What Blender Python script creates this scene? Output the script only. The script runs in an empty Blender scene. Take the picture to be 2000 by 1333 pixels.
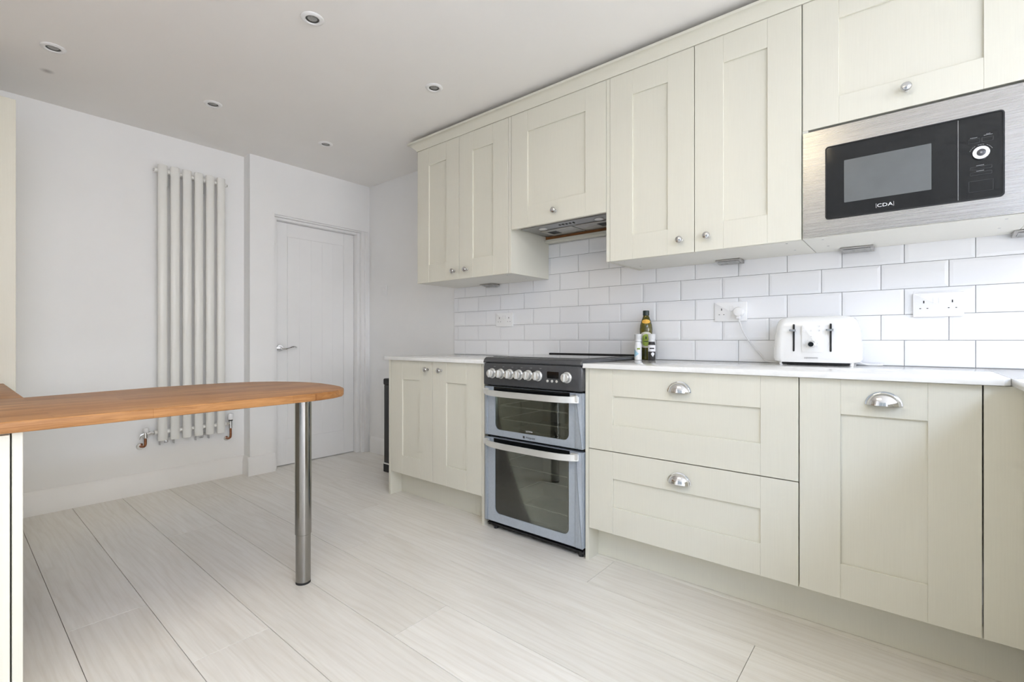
import bpy, bmesh, math, random
from mathutils import Matrix, Vector
random.seed(7)
PI = math.pi
scene = bpy.context.scene
C = scene.collection

# ------------------------------------------------------------------ camera
cam_d = bpy.data.cameras.new('camera')
cam = bpy.data.objects.new('camera', cam_d)
C.objects.link(cam)
cam_d.sensor_width = 36.0
cam_d.lens = 36.0 * 940.73 / 2000.0
cam_d.shift_y = -1.65 / 2000.0
cam_d.clip_start = 0.02
cam.location = (0, 0, 0.9743)
YAW = math.radians(50.5038)
cam.rotation_euler = (PI / 2, 0, math.atan2(math.cos(YAW), math.sin(YAW)))
scene.camera = cam

# ------------------------------------------------------------------ world, lights, exposure
world = bpy.data.worlds.new('world')
scene.world = world
world.use_nodes = True
bgn = world.node_tree.nodes['Background']
bgn.inputs[0].default_value = (0.80, 0.90, 1.0, 1)
bgn.inputs[1].default_value = 0.6


def area(name, loc, rot, sx, sy, power, col):
    d = bpy.data.lights.new(name, 'AREA')
    d.shape = 'RECTANGLE'
    d.size = sx
    d.size_y = sy
    d.energy = power
    d.color = col
    o = bpy.data.objects.new(name, d)
    o.location = loc
    o.rotation_euler = rot
    C.objects.link(o)
    return o


# added area lamp inside the invented wide window, out of frame right, tilted down
area('added_window_lamp', (4.70, 0.10, 1.30), (PI / 2 - math.radians(28), 0, PI / 2), 3.6, 1.7, 134.0, (0.975, 0.965, 1.0))
# added bluish key lamp, set in an invented rooflight beyond the return worktop
area('added_rooflight_lamp', (1.70, -0.35, 2.36), (0, 0, 0), 1.0, 2.2, 96.0, (0.60, 0.735, 1.0))
# added warm fill lamp in an invented rooflight over the kitchen, out of frame
area('added_fill_lamp', (-0.90, 0.30, 2.36), (0, 0, 0), 0.9, 0.8, 12.5, (1.0, 0.86, 0.60))

scene.view_settings.view_transform = 'Standard'
scene.view_settings.look = 'None'
scene.view_settings.gamma = 1.0
scene.view_settings.use_curve_mapping = False
scene.view_settings.exposure = 0.07
cy = scene.cycles
cy.use_denoising = True
cy.max_bounces = 9
cy.diffuse_bounces = 7
cy.glossy_bounces = 4
cy.transparent_max_bounces = 6
cy.use_adaptive_sampling = True
cy.adaptive_threshold = 0.10
cy.adaptive_min_samples = 12
cy.caustics_reflective = False
cy.caustics_refractive = False
cy.sample_clamp_indirect = 6.0

# ------------------------------------------------------------------ key dimensions (metres)
yB, yT, yW = 1.8602, 2.4654, 2.0872          # base fronts, tiled wall, wall-unit fronts
xD, xS = -3.7532, -3.6516                    # far wall, its boxed-out part with the door
xR, yL = 0.84, -0.44                         # end of the units, wall behind the oak worktop
xE = 5.20                                    # wall of the invented open end, holding the added window
yN, xN = -2.20, -1.66                        # the room goes on behind the camera: end wall, side wall
yST = 1.4712                                 # edge of the boxed-out part
zC, zCT = 2.315, 0.8715                      # ceiling, worktop top
zDB, zDT = 0.1495, 0.849                     # base door bottom and top
zUB, zUT = 1.3525, 2.2336                    # wall door bottom and top

# ------------------------------------------------------------------ materials
MATS = {}


def nt(name):
    m = bpy.data.materials.new(name)
    m.use_nodes = True
    t = m.node_tree
    b = t.nodes['Principled BSDF']
    MATS[name] = m
    return m, t, b


def setp(b, col=None, rough=None, metal=None, spec=None, coat=None, coat_rough=None):
    if col is not None:
        b.inputs['Base Color'].default_value = (*col, 1)
    if rough is not None:
        b.inputs['Roughness'].default_value = rough
    if metal is not None:
        b.inputs['Metallic'].default_value = metal
    if spec is not None:
        b.inputs['Specular IOR Level'].default_value = spec
    if coat is not None:
        b.inputs['Coat Weight'].default_value = coat
    if coat_rough is not None:
        b.inputs['Coat Roughness'].default_value = coat_rough


def coords(t, scale=(1, 1, 1), rnd=0.0):
    tc = t.nodes.new('ShaderNodeTexCoord')
    mp = t.nodes.new('ShaderNodeMapping')
    mp.inputs['Scale'].default_value = scale
    t.links.new(tc.outputs['Object'], mp.inputs['Vector'])
    if rnd:
        oi = t.nodes.new('ShaderNodeObjectInfo')
        mu = t.nodes.new('ShaderNodeMath')
        mu.operation = 'MULTIPLY'
        mu.inputs[1].default_value = rnd
        t.links.new(oi.outputs['Random'], mu.inputs[0])
        cb = t.nodes.new('ShaderNodeCombineXYZ')
        for i in range(3):
            t.links.new(mu.outputs[0], cb.inputs[i])
        t.links.new(cb.outputs[0], mp.inputs['Location'])
    return mp.outputs['Vector']


def noise(t, vec, scale, detail=4.0, rough=0.5, dist=0.0):
    n = t.nodes.new('ShaderNodeTexNoise')
    n.inputs['Scale'].default_value = scale
    n.inputs['Detail'].default_value = detail
    n.inputs['Roughness'].default_value = rough
    n.inputs['Distortion'].default_value = dist
    t.links.new(vec, n.inputs['Vector'])
    return n


def ramp(t, fac, stops):
    r = t.nodes.new('ShaderNodeValToRGB')
    e = r.color_ramp.elements
    e[0].position, e[0].color = stops[0][0], (*stops[0][1], 1)
    e[1].position, e[1].color = stops[-1][0], (*stops[-1][1], 1)
    for p, c in stops[1:-1]:
        k = e.new(p)
        k.color = (*c, 1)
    t.links.new(fac, r.inputs['Fac'])
    return r


def bump(t, b, height, strength=0.1, dist=0.002):
    n = t.nodes.new('ShaderNodeBump')
    n.inputs['Strength'].default_value = strength
    n.inputs['Distance'].default_value = dist
    t.links.new(height, n.inputs['Height'])
    t.links.new(n.outputs[0], b.inputs['Normal'])


def mix(t, kind, fac, a, bb):
    m = t.nodes.new('ShaderNodeMix')
    m.data_type = 'RGBA'
    m.blend_type = kind
    if isinstance(fac, (int, float)):
        m.inputs[0].default_value = fac
    else:
        t.links.new(fac, m.inputs[0])
    for sock, v in ((m.inputs[6], a), (m.inputs[7], bb)):
        if isinstance(v, tuple):
            sock.default_value = (*v, 1)
        else:
            t.links.new(v, sock)
    return m.outputs[2]


def simple(name, col, rough=0.5, metal=0.0, spec=None, coat=None, var=0.0, vscale=6.0, bmp=0.0):
    """one procedural colour with faint mottling and relief"""
    m, t, b = nt(name)
    setp(b, col, rough, metal, spec, coat)
    if var or bmp:
        v = coords(t)
        n = noise(t, v, vscale)
        if var:
            lo = tuple(c * (1 - var) for c in col)
            hi = tuple(min(1, c * (1 + var)) for c in col)
            r = ramp(t, n.outputs['Fac'], [(0.3, lo), (0.7, hi)])
            t.links.new(r.outputs[0], b.inputs['Base Color'])
        if bmp:
            bump(t, b, n.outputs['Fac'], bmp, 0.001)
    return m


simple('wall_paint', (0.845, 0.845, 0.84), 0.75, var=0.012, vscale=3.0, bmp=0.05)
simple('skirting_paint', (0.835, 0.832, 0.825), 0.4, var=0.015, vscale=5.0)
simple('door_paint', (0.84, 0.838, 0.832), 0.45, var=0.01, vscale=5.0)
simple('white_plastic', (0.83, 0.83, 0.83), 0.28, spec=0.5, var=0.01)
simple('socket_hole', (0.02, 0.02, 0.025), 0.6, var=0.05)
simple('chrome', (0.78, 0.78, 0.79), 0.10, metal=1.0, var=0.02)
simple('knob_metal', (0.60, 0.60, 0.61), 0.20, metal=1.0, var=0.02)
simple('copper', (0.34, 0.15, 0.08), 0.40, metal=1.0, var=0.25, vscale=40)
simple('radiator_enamel', (0.80, 0.795, 0.76), 0.35, var=0.01)
simple('bin_black', (0.012, 0.012, 0.013), 0.35, var=0.1)
simple('black_gloss', (0.006, 0.007, 0.008), 0.08, var=0.1)
simple('black_matt', (0.010, 0.010, 0.011), 0.5, var=0.1)
simple('grey_mesh_window', (0.13, 0.138, 0.14), 0.22, spec=0.6, var=0.06, vscale=14)
simple('panel_line', (0.07, 0.07, 0.075), 0.3, var=0.05)
simple('print_white', (0.80, 0.80, 0.82), 0.5, var=0.01)
simple('print_black', (0.02, 0.02, 0.025), 0.5, var=0.05)
simple('print_grey', (0.30, 0.30, 0.31), 0.5, var=0.03)
simple('hob_enamel', (0.085, 0.088, 0.095), 0.26, metal=0.3, spec=0.5, var=0.06, vscale=60)
simple('hob_glass', (0.012, 0.013, 0.015), 0.05, spec=0.6, var=0.1)
simple('cooker_silver', (0.44, 0.49, 0.555), 0.32, metal=0.25, var=0.04, vscale=90)
simple('handle_silver', (0.74, 0.74, 0.72), 0.30, metal=0.55, var=0.02, vscale=30)
simple('oven_cavity', (0.085, 0.095, 0.085), 0.45, var=0.15, vscale=20)
simple('oven_mask', (0.010, 0.011, 0.011), 0.12, var=0.1)
simple('rack_chrome', (0.55, 0.55, 0.50), 0.35, metal=0.3, var=0.03)
simple('toaster_white', (0.84, 0.84, 0.83), 0.22, spec=0.5, coat=0.3, var=0.008)
simple('cord_white', (0.74, 0.74, 0.74), 0.45, var=0.02)
simple('bare_timber', (0.30, 0.125, 0.040), 0.6, var=0.2, vscale=25)
simple('dark_gap', (0.025, 0.023, 0.020), 0.8, var=0.1)
simple('floor_gap', (0.16, 0.145, 0.125), 0.8, var=0.1)
simple('grout', (0.42, 0.42, 0.43), 0.85, var=0.05, vscale=60)
simple('lamp_glass', (0.34, 0.34, 0.33), 0.25, var=0.15, vscale=80)
simple('lamp_inner', (0.10, 0.10, 0.095), 0.35, metal=0.5, var=0.1)
simple('oil_cap', (0.012, 0.028, 0.024), 0.35, var=0.1)
simple('label_gold', (0.75, 0.42, 0.06), 0.45, var=0.12, vscale=120)
simple('label_green', (0.30, 0.40, 0.06), 0.5, var=0.15, vscale=120)
simple('label_cream', (0.60, 0.58, 0.50), 0.5, var=0.06, vscale=120)
simple('label_blue', (0.36, 0.60, 0.75), 0.5, var=0.15, vscale=90)
simple('salt_white', (0.82, 0.83, 0.84), 0.4, var=0.02)
simple('pepper_dark', (0.03, 0.028, 0.028), 0.6, var=0.6, vscale=300)
simple('frosted_cap', (0.66, 0.67, 0.67), 0.30, var=0.08, vscale=150)
simple('rubber_black', (0.015, 0.015, 0.015), 0.6, var=0.1)
simple('window_frame_white', (0.80, 0.80, 0.80), 0.4, var=0.01)

# ceiling paint with its small brown-grey damp spot
m, t, b = nt('ceiling_paint')
setp(b, (0.77, 0.765, 0.755), 0.8)
v = coords(t)
n = noise(t, v, 3.0)
r = ramp(t, n.outputs['Fac'], [(0.3, (0.87, 0.855, 0.83)), (0.7, (0.885, 0.87, 0.845))])
tc = t.nodes.new('ShaderNodeTexCoord')
vm = t.nodes.new('ShaderNodeVectorMath')
vm.operation = 'DISTANCE'
vm.inputs[1].default_value = (-3.312, 0.378, zC)
t.links.new(tc.outputs['Object'], vm.inputs[0])
sp = ramp(t, vm.outputs['Value'], [(0.004, (0.55, 0.54, 0.53)), (0.030, (1, 1, 1))])
t.links.new(mix(t, 'MULTIPLY', 1.0, r.outputs[0], sp.outputs[0]), b.inputs['Base Color'])

# painted cabinet with fine upright grain
m, t, b = nt('cabinet_paint')
setp(b, (0.70, 0.685, 0.615), 0.42, spec=0.4)
v = coords(t, (420, 420, 9), rnd=5)
n = noise(t, v, 1.0, 3, 0.6)
r = ramp(t, n.outputs['Fac'], [(0.25, (0.690, 0.672, 0.582)), (0.75, (0.718, 0.700, 0.610))])
t.links.new(r.outputs[0], b.inputs['Base Color'])
bump(t, b, n.outputs['Fac'], 0.05, 0.0005)
simple('cabinet_carcass', (0.74, 0.725, 0.665), 0.45, var=0.01)

# quartz worktop
m, t, b = nt('quartz')
setp(b, (0.80, 0.80, 0.79), 0.10, spec=0.5)
v = coords(t)
n = noise(t, v, 2.4, 8, 0.62, 1.6)
r = ramp(t, n.outputs['Fac'], [(0.46, (0.82, 0.82, 0.81)), (0.50, (0.785, 0.785, 0.775)), (0.54, (0.82, 0.82, 0.81))])
t.links.new(r.outputs[0], b.inputs['Base Color'])

# glazed wall tile
m, t, b = nt('tile_glaze')
setp(b, (0.83, 0.835, 0.85), 0.09, spec=0.5)
v = coords(t, rnd=9)
n = noise(t, v, 9.0, 2)
bump(t, b, n.outputs['Fac'], 0.03, 0.002)
oi = t.nodes.new('ShaderNodeObjectInfo')
r = ramp(t, oi.outputs['Random'], [(0.0, (0.815, 0.82, 0.835)), (1.0, (0.845, 0.85, 0.865))])
t.links.new(r.outputs[0], b.inputs['Base Color'])

# pale oak floor plank
m, t, b = nt('floor_plank')
setp(b, rough=0.36, spec=0.4)
v = coords(t, (0.9, 7.0, 1.0), rnd=40)
n1 = noise(t, v, 1.6, 5, 0.55, 1.2)
w = t.nodes.new('ShaderNodeTexWave')
w.wave_type = 'BANDS'
w.bands_direction = 'Y'
w.inputs['Scale'].default_value = 1.5
w.inputs['Distortion'].default_value = 14.0
w.inputs['Detail'].default_value = 3.0
w.inputs['Detail Scale'].default_value = 1.1
t.links.new(v, w.inputs['Vector'])
v2 = coords(t, (5.0, 150.0, 1.0), rnd=13)
n2 = noise(t, v2, 1.0, 4, 0.6)
c1 = ramp(t, n1.outputs['Fac'], [(0.25, (0.755, 0.73, 0.685)), (0.75, (0.85, 0.835, 0.80))])
c2 = ramp(t, w.outputs['Fac'], [(0.0, (0.965, 0.957, 0.945)), (0.4, (1, 1, 1)), (1.0, (1.01, 1.01, 1.01))])
c3 = ramp(t, n2.outputs['Fac'], [(0.3, (0.945, 0.94, 0.93)), (0.6, (1.0, 1.0, 1.0))])
oi = t.nodes.new('ShaderNodeObjectInfo')
c4 = ramp(t, oi.outputs['Random'], [(0.0, (0.95, 0.945, 0.935)), (1.0, (1.03, 1.03, 1.03))])
x = mix(t, 'MULTIPLY', 1.0, c1.outputs[0], c2.outputs[0])
x = mix(t, 'MULTIPLY', 1.0, x, c3.outputs[0])
x = mix(t, 'MULTIPLY', 1.0, x, c4.outputs[0])
t.links.new(x, b.inputs['Base Color'])
bump(t, b, n2.outputs['Fac'], 0.12, 0.0006)

# oiled oak block worktop, staves running along Y
m, t, b = nt('oak_block')
setp(b, rough=0.42, spec=0.35)
tc = t.nodes.new('ShaderNodeTexCoord')
sx = t.nodes.new('ShaderNodeSeparateXYZ')
t.links.new(tc.outputs['Object'], sx.inputs[0])
cb = t.nodes.new('ShaderNodeCombineXYZ')
t.links.new(sx.outputs['Y'], cb.inputs['X'])
t.links.new(sx.outputs['X'], cb.inputs['Y'])
br = t.nodes.new('ShaderNodeTexBrick')
br.inputs['Scale'].default_value = 1.0
br.inputs['Brick Width'].default_value = 0.42
br.inputs['Row Height'].default_value = 0.042
br.inputs['Mortar Size'].default_value = 0.0004
br.inputs['Color1'].default_value = (0.36, 0.165, 0.056, 1)
br.inputs['Color2'].default_value = (0.47, 0.235, 0.088, 1)
br.inputs['Mortar'].default_value = (0.30, 0.13, 0.04, 1)
t.links.new(cb.outputs[0], br.inputs['Vector'])
v = coords(t, (75, 5, 110))
n = noise(t, v, 1.0, 5, 0.65, 0.8)
c2 = ramp(t, n.outputs['Fac'], [(0.32, (0.62, 0.54, 0.45)), (0.62, (1.06, 1.06, 1.06))])
t.links.new(mix(t, 'MULTIPLY', 1.0, br.outputs['Color'], c2.outputs[0]), b.inputs['Base Color'])
bump(t, b, n.outputs['Fac'], 0.05, 0.0006)


def brushed(name, col, rough, scale):
    m, t, b = nt(name)
    setp(b, col, rough, 1.0)
    n = noise(t, coords(t, scale), 1.0, 3, 0.6)
    r = ramp(t, n.outputs['Fac'], [(0.3, tuple(c * 0.93 for c in col)), (0.7, col)])
    t.links.new(r.outputs[0], b.inputs['Base Color'])
    r2 = ramp(t, n.outputs['Fac'], [(0.2, (rough * 0.8,) * 3), (0.8, (rough * 1.25,) * 3)])
    t.links.new(r2.outputs[0], b.inputs['Roughness'])
    return m


brushed('steel_brushed', (0.52, 0.505, 0.49), 0.27, (3, 400, 400))
brushed('leg_steel', (0.33, 0.32, 0.305), 0.12, (300, 300, 2))
brushed('hood_steel', (0.42, 0.42, 0.43), 0.34, (3, 400, 400))


def glass(name, tint, refl, rough=0.03):
    """thin pane: tinted see-through mixed with a mirror coat by viewing angle"""
    m, t, b = nt(name)
    t.nodes.remove(b)
    out = t.nodes['Material Output']
    tr = t.nodes.new('ShaderNodeBsdfTransparent')
    tr.inputs[0].default_value = (*tint, 1)
    gl = t.nodes.new('ShaderNodeBsdfGlossy')
    gl.inputs['Roughness'].default_value = rough
    gl.inputs['Color'].default_value = (0.95, 0.98, 0.95, 1)
    lw = t.nodes.new('ShaderNodeFresnel')
    lw.inputs['IOR'].default_value = 1.5
    ad = t.nodes.new('ShaderNodeMath')
    ad.operation = 'ADD'
    ad.use_clamp = True
    ad.inputs[1].default_value = refl
    t.links.new(lw.outputs[0], ad.inputs[0])
    mx = t.nodes.new('ShaderNodeMixShader')
    t.links.new(ad.outputs[0], mx.inputs[0])
    t.links.new(tr.outputs[0], mx.inputs[1])
    t.links.new(gl.outputs[0], mx.inputs[2])
    t.links.new(mx.outputs[0], out.inputs['Surface'])
    return m


glass('oven_glass', (0.80, 0.83, 0.79), 0.07)
glass('window_glass', (0.97, 0.98, 0.98), 0.0)
glass('clear_plastic', (0.86, 0.88, 0.88), 0.04)

m, t, b = nt('bottle_glass')
setp(b, (0.10, 0.095, 0.008), 0.06, spec=0.6)
n = noise(t, coords(t), 30, 2)
r = ramp(t, n.outputs['Fac'], [(0.3, (0.035, 0.040, 0.005)), (0.7, (0.115, 0.095, 0.008))])
t.links.new(r.outputs[0], b.inputs['Base Color'])


# ------------------------------------------------------------------ mesh helpers
def NB():
    return bmesh.new()


def box(bm, x0, x1, y0, y1, z0, z1, bev=0.0, seg=1):
    t = bmesh.new()
    bmesh.ops.create_cube(t, size=1.0)
    for v in t.verts:
        v.co = Vector(((x0 + x1) / 2 + v.co.x * (x1 - x0), (y0 + y1) / 2 + v.co.y * (y1 - y0),
                       (z0 + z1) / 2 + v.co.z * (z1 - z0)))
    if bev > 0:
        bmesh.ops.bevel(t, geom=list(t.edges), offset=bev, segments=seg, affect='EDGES', profile=0.5)
    join(bm, t)
    return bm


def join(bm, t, M=None):
    if M is not None:
        bmesh.ops.transform(t, matrix=M, verts=t.verts)
    me = bpy.data.meshes.new('tmp')
    t.to_mesh(me)
    t.free()
    bm.from_mesh(me)
    bpy.data.meshes.remove(me)


def lathe(bm, prof, M=None, seg=24):
    """prof: (radius, height) pairs, turned about Z"""
    t = bmesh.new()
    rings = []
    for r, z in prof:
        if r < 1e-6:
            rings.append([t.verts.new((0, 0, z))])
        else:
            rings.append([t.verts.new((r * math.cos(2 * PI * k / seg), r * math.sin(2 * PI * k / seg), z)) for k in range(seg)])
    for a, b in zip(rings[:-1], rings[1:]):
        for k in range(seg):
            k2 = (k + 1) % seg
            if len(a) == 1 and len(b) == 1:
                continue
            if len(a) == 1:
                t.faces.new((a[0], b[k2], b[k]))
            elif len(b) == 1:
                t.faces.new((a[k], a[k2], b[0]))
            else:
                t.faces.new((a[k], a[k2], b[k2], b[k]))
    for rg, flip in ((rings[0], True), (rings[-1], False)):
        if len(rg) > 1:
            t.faces.new(rg[::-1] if flip else rg)
    bmesh.ops.recalc_face_normals(t, faces=t.faces)
    join(bm, t, M)
    return bm


def cyl(bm, p, q, r, seg=20, bev=0.0):
    p, q = Vector(p), Vector(q)
    L = (q - p).length
    M = Matrix.Translation(p) @ (q - p).to_track_quat('Z', 'Y').to_matrix().to_4x4()
    if bev:
        prof = [(r - bev, 0), (r, bev), (r, L - bev), (r - bev, L)]
    else:
        prof = [(r, 0), (r, L)]
    return lathe(bm, prof, M, seg)


def sphere(bm, c, r, seg=16):
    prof = [(r * math.sin(PI * k / 10), -r * math.cos(PI * k / 10)) for k in range(11)]
    return lathe(bm, prof, Matrix.Translation(c), seg)


def smooth_path(pts, sub=6):
    pts = [Vector(p) for p in pts]
    out = []
    for i in range(len(pts) - 1):
        p0 = pts[max(i - 1, 0)]
        p1, p2 = pts[i], pts[i + 1]
        p3 = pts[min(i + 2, len(pts) - 1)]
        for k in range(sub):
            s = k / sub
            out.append(0.5 * ((2 * p1) + (p2 - p0) * s + (2 * p0 - 5 * p1 + 4 * p2 - p3) * s * s + (3 * p1 - p0 - 3 * p2 + p3) * s ** 3))
    out.append(pts[-1])
    return out


def tube(bm, pts, r, seg=10, sub=6, flat=1.0):
    """swept tube; r a number or list per control point; flat squashes it in the frame's second axis"""
    P = smooth_path(pts, sub) if sub > 1 else [Vector(p) for p in pts]
    n = len(P)
    if isinstance(r, (int, float)):
        R = [r] * n
    else:
        R = []
        for i in range(n):
            s = i / (n - 1) * (len(r) - 1)
            k = min(int(s), len(r) - 2)
            R.append(r[k] + (r[k + 1] - r[k]) * (s - k))
    t = bmesh.new()
    up = Vector((0, 0, 1))
    rings = []
    prev = None
    for i in range(n):
        d = (P[min(i + 1, n - 1)] - P[max(i - 1, 0)]).normalized()
        if prev is None:
            a = d.cross(up)
            if a.length < 1e-3:
                a = d.cross(Vector((1, 0, 0)))
        else:
            a = prev - d * prev.dot(d)
        a.normalize()
        prev = a
        bb = d.cross(a)
        rings.append([t.verts.new(P[i] + a * math.cos(2 * PI * k / seg) * R[i] + bb * math.sin(2 * PI * k / seg) * R[i] * flat) for k in range(seg)])
    for A, B in zip(rings[:-1], rings[1:]):
        for k in range(seg):
            t.faces.new((A[k], A[(k + 1) % seg], B[(k + 1) % seg], B[k]))
    t.faces.new(rings[0][::-1])
    t.faces.new(rings[-1])
    bmesh.ops.recalc_face_normals(t, faces=t.faces)
    join(bm, t)
    return bm


def prism(bm, pts, z0, z1, bev=0.0, seg=2, M=None):
    """polygon in XY extruded in Z"""
    t = bmesh.new()
    lo = [t.verts.new((p[0], p[1], z0)) for p in pts]
    f = t.faces.new(lo)
    r = bmesh.ops.extrude_face_region(t, geom=[f])
    vs = [e for e in r['geom'] if isinstance(e, bmesh.types.BMVert)]
    bmesh.ops.translate(t, vec=(0, 0, z1 - z0), verts=vs)
    bmesh.ops.recalc_face_normals(t, faces=t.faces)
    if bev:
        es = [e for e in t.edges if abs(e.verts[0].co.z - e.verts[1].co.z) < 1e-6]
        bmesh.ops.bevel(t, geom=es, offset=bev, segments=seg, affect='EDGES', profile=0.5)
    join(bm, t, M)
    return bm


def rrect(x0, x1, z0, z1, r, n=6):
    """rounded rectangle loop; r a number or (bl, br, tr, tl)"""
    if isinstance(r, (int, float)):
        r = (r,) * 4
    out = []
    for (cx, cz, a0, rr) in ((x0, z0, PI, r[0]), (x1, z0, 1.5 * PI, r[1]), (x1, z1, 0, r[2]), (x0, z1, 0.5 * PI, r[3])):
        ccx = cx + (rr if cx == x0 else -rr)
        ccz = cz + (rr if cz == z0 else -rr)
        for k in range(n + 1):
            a = a0 + 0.5 * PI * k / n
            out.append((ccx + rr * math.cos(a), ccz + rr * math.sin(a)))
    return out


XZ = Matrix(((1, 0, 0, 0), (0, 0, -1, 0), (0, 1, 0, 0), (0, 0, 0, 1)))   # (x, y, z) -> (x, -z, y): a loop in XZ, depth towards the room


def plate(bm, loop, y_front, y_back, bev=0.0, seg=1):
    """loop given in X,Z; slab between the two y planes"""
    return prism(bm, loop, -y_back, -y_front, bev, seg, XZ)


def ring_plate(bm, outer, inner, y_front, y_back):
    t = bmesh.new()
    L = []
    for lp, y in ((outer, y_front), (inner, y_front), (inner, y_back), (outer, y_back)):
        L.append([t.verts.new((p[0], y, p[1])) for p in lp])
    n = len(outer)
    for a in range(4):
        A, B = L[a], L[(a + 1) % 4]
        for k in range(n):
            t.faces.new((A[k], A[(k + 1) % n], B[(k + 1) % n], B[k]))
    bmesh.ops.recalc_face_normals(t, faces=t.faces)
    join(bm, t)
    return bm


def link_mesh(name, bm, mat, parent=None, M=None, smooth=True):
    if M is not None:
        bmesh.ops.transform(bm, matrix=M, verts=bm.verts)
    me = bpy.data.meshes.new(name)
    bm.to_mesh(me)
    bm.free()
    if smooth:
        me.polygons.foreach_set('use_smooth', [True] * len(me.polygons))
        me.set_sharp_from_angle(angle=math.radians(32))
    me.materials.append(MATS[mat])
    o = bpy.data.objects.new(name, me)
    C.objects.link(o)
    if parent is not None:
        attach(o, parent)
    return o


def attach(o, parent):
    o.parent = parent
    if parent.type == 'EMPTY':
        o.matrix_parent_inverse = Matrix.Translation(-Vector(parent.location))


def tag(o, label=None, cat=None, group=None, kind=None):
    if label:
        o['label'] = label
    if cat:
        o['category'] = cat
    if group:
        o['group'] = group
    if kind:
        o['kind'] = kind
    return o


def thing(name, loc, label, cat, group=None):
    o = bpy.data.objects.new(name, None)
    o.empty_display_size = 0.05
    o.location = loc
    C.objects.link(o)
    return tag(o, label, cat, group)


def copy_tree(o, parent=None, offset=None):
    c = o.copy()
    C.objects.link(c)
    if parent is not None:
        c.parent = parent
        c.matrix_parent_inverse = o.matrix_parent_inverse
    if offset is not None:
        c.location = Vector(o.location) + Vector(offset)
    for ch in list(o.children):
        copy_tree(ch, c)
    return c


def struct(name, bm, mat, label, smooth=True):
    o = link_mesh(name, bm, mat, None, None, smooth)
    return tag(o, label, None, None, 'structure')


def lettering(name, text, size, M, mat, parent, extrude=0.0002, sx=1.0):
    cu = bpy.data.curves.new('tmp_text', 'FONT')
    cu.body = text
    cu.size = size
    cu.align_x = 'CENTER'
    cu.align_y = 'CENTER'
    cu.extrude = extrude
    cu.resolution_u = 2
    o = bpy.data.objects.new('tmp_text', cu)
    C.objects.link(o)
    dg = bpy.context.evaluated_depsgraph_get()
    me = bpy.data.meshes.new_from_object(o.evaluated_get(dg))
    bpy.data.objects.remove(o)
    bpy.data.curves.remove(cu)
    bm = bmesh.new()
    bm.from_mesh(me)
    bpy.data.meshes.remove(me)
    return link_mesh(name, bm, mat, parent, M @ Matrix.Diagonal((sx, 1, 1, 1)), False)


def text_at(x, y, z):            # upright text facing -Y
    return Matrix.Translation((x, y, z)) @ Matrix.Rotation(PI / 2, 4, 'X')


# ------------------------------------------------------------------ the room
bm = NB()
box(bm, xD - 0.12, xE + 0.12, yN - 0.12, yT + 0.12, -0.06, -0.0105)
floor = struct('floor', bm, 'floor_gap', 'pale oak plank floor of the kitchen')

SL = -0.0122                     # the boards run a touch off the wall's direction
rows = [(-0.656 - 0.2343 * k, [[-1.1], [-0.3], [-0.9]][k % 3]) for k in range(7, 0, -1)] + [(-0.656, [-2.5]), (-0.422, [-1.2]), (-0.187, [-2.6]), (0.049, [-3.02, -0.97]), (0.283, [-2.165]), (0.503, [-1.671]),
        (0.732, [-2.82, -0.77]), (0.974, [-3.357, -1.31]), (1.212, [-2.02]), (1.4666, [-2.43, -0.379]), (1.689, [-3.05, -1.0]),
        (1.925, [-1.727]), (2.160, [-2.75, -0.70]), (2.395, [-1.6]), (2.63, [])]
gap = 0.0008
for (ya, js), (yb, _) in zip(rows[:-1], rows[1:]):
    xs = [xD - 0.01] + js + [max(js + [xD]) + 2.05, max(js + [xD]) + 4.10, xE + 0.01]
    for xa, xb in zip(xs[:-1], xs[1:]):
        def yl(y, x):
            return min(max(y + SL * (x + 1.3), yN), yT)
        if xb - xa < 0.05 or xb > xE + 0.02:
            continue
        x0, x1 = xa + gap, xb - gap
        lo0, lo1, hi0, hi1 = yl(ya, x0) + gap, yl(ya, x1) + gap, yl(yb, x0) - gap, yl(yb, x1) - gap
        if hi0 - lo0 < 0.01 or hi1 - lo1 < 0.01:
            continue
        bm = NB()
        prism(bm, [(x0, lo0), (x1, lo1), (x1, hi1), (x0, hi0)], -0.010, 0.0, 0.0005, 1)
        link_mesh('floor_plank', bm, 'floor_plank', floor)

bm = NB()
RL = (1.20, 2.20, -1.45, 0.75)               # opening of the added rooflight: x0 x1 y0 y1
RK = (-1.36, -0.44, -0.11, 0.71)             # added rooflight above the middle of the kitchen, for fill light
box(bm, xD - 0.12, RK[0], yN - 0.12, yT + 0.12, zC, zC + 0.08)
box(bm, RK[1], RL[0], yN - 0.12, yT + 0.12, zC, zC + 0.08)
box(bm, RK[0], RK[1], yN - 0.12, RK[2], zC, zC + 0.08)
box(bm, RK[0], RK[1], RK[3], yT + 0.12, zC, zC + 0.08)
box(bm, RL[1], xE + 0.12, yN - 0.12, yT + 0.12, zC, zC + 0.08)
box(bm, RL[0], RL[1], yN - 0.12, RL[2], zC, zC + 0.08)
box(bm, RL[0], RL[1], RL[3], yT + 0.12, zC, zC + 0.08)
struct('ceiling', bm, 'ceiling_paint', 'matt white plaster ceiling')

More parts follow.
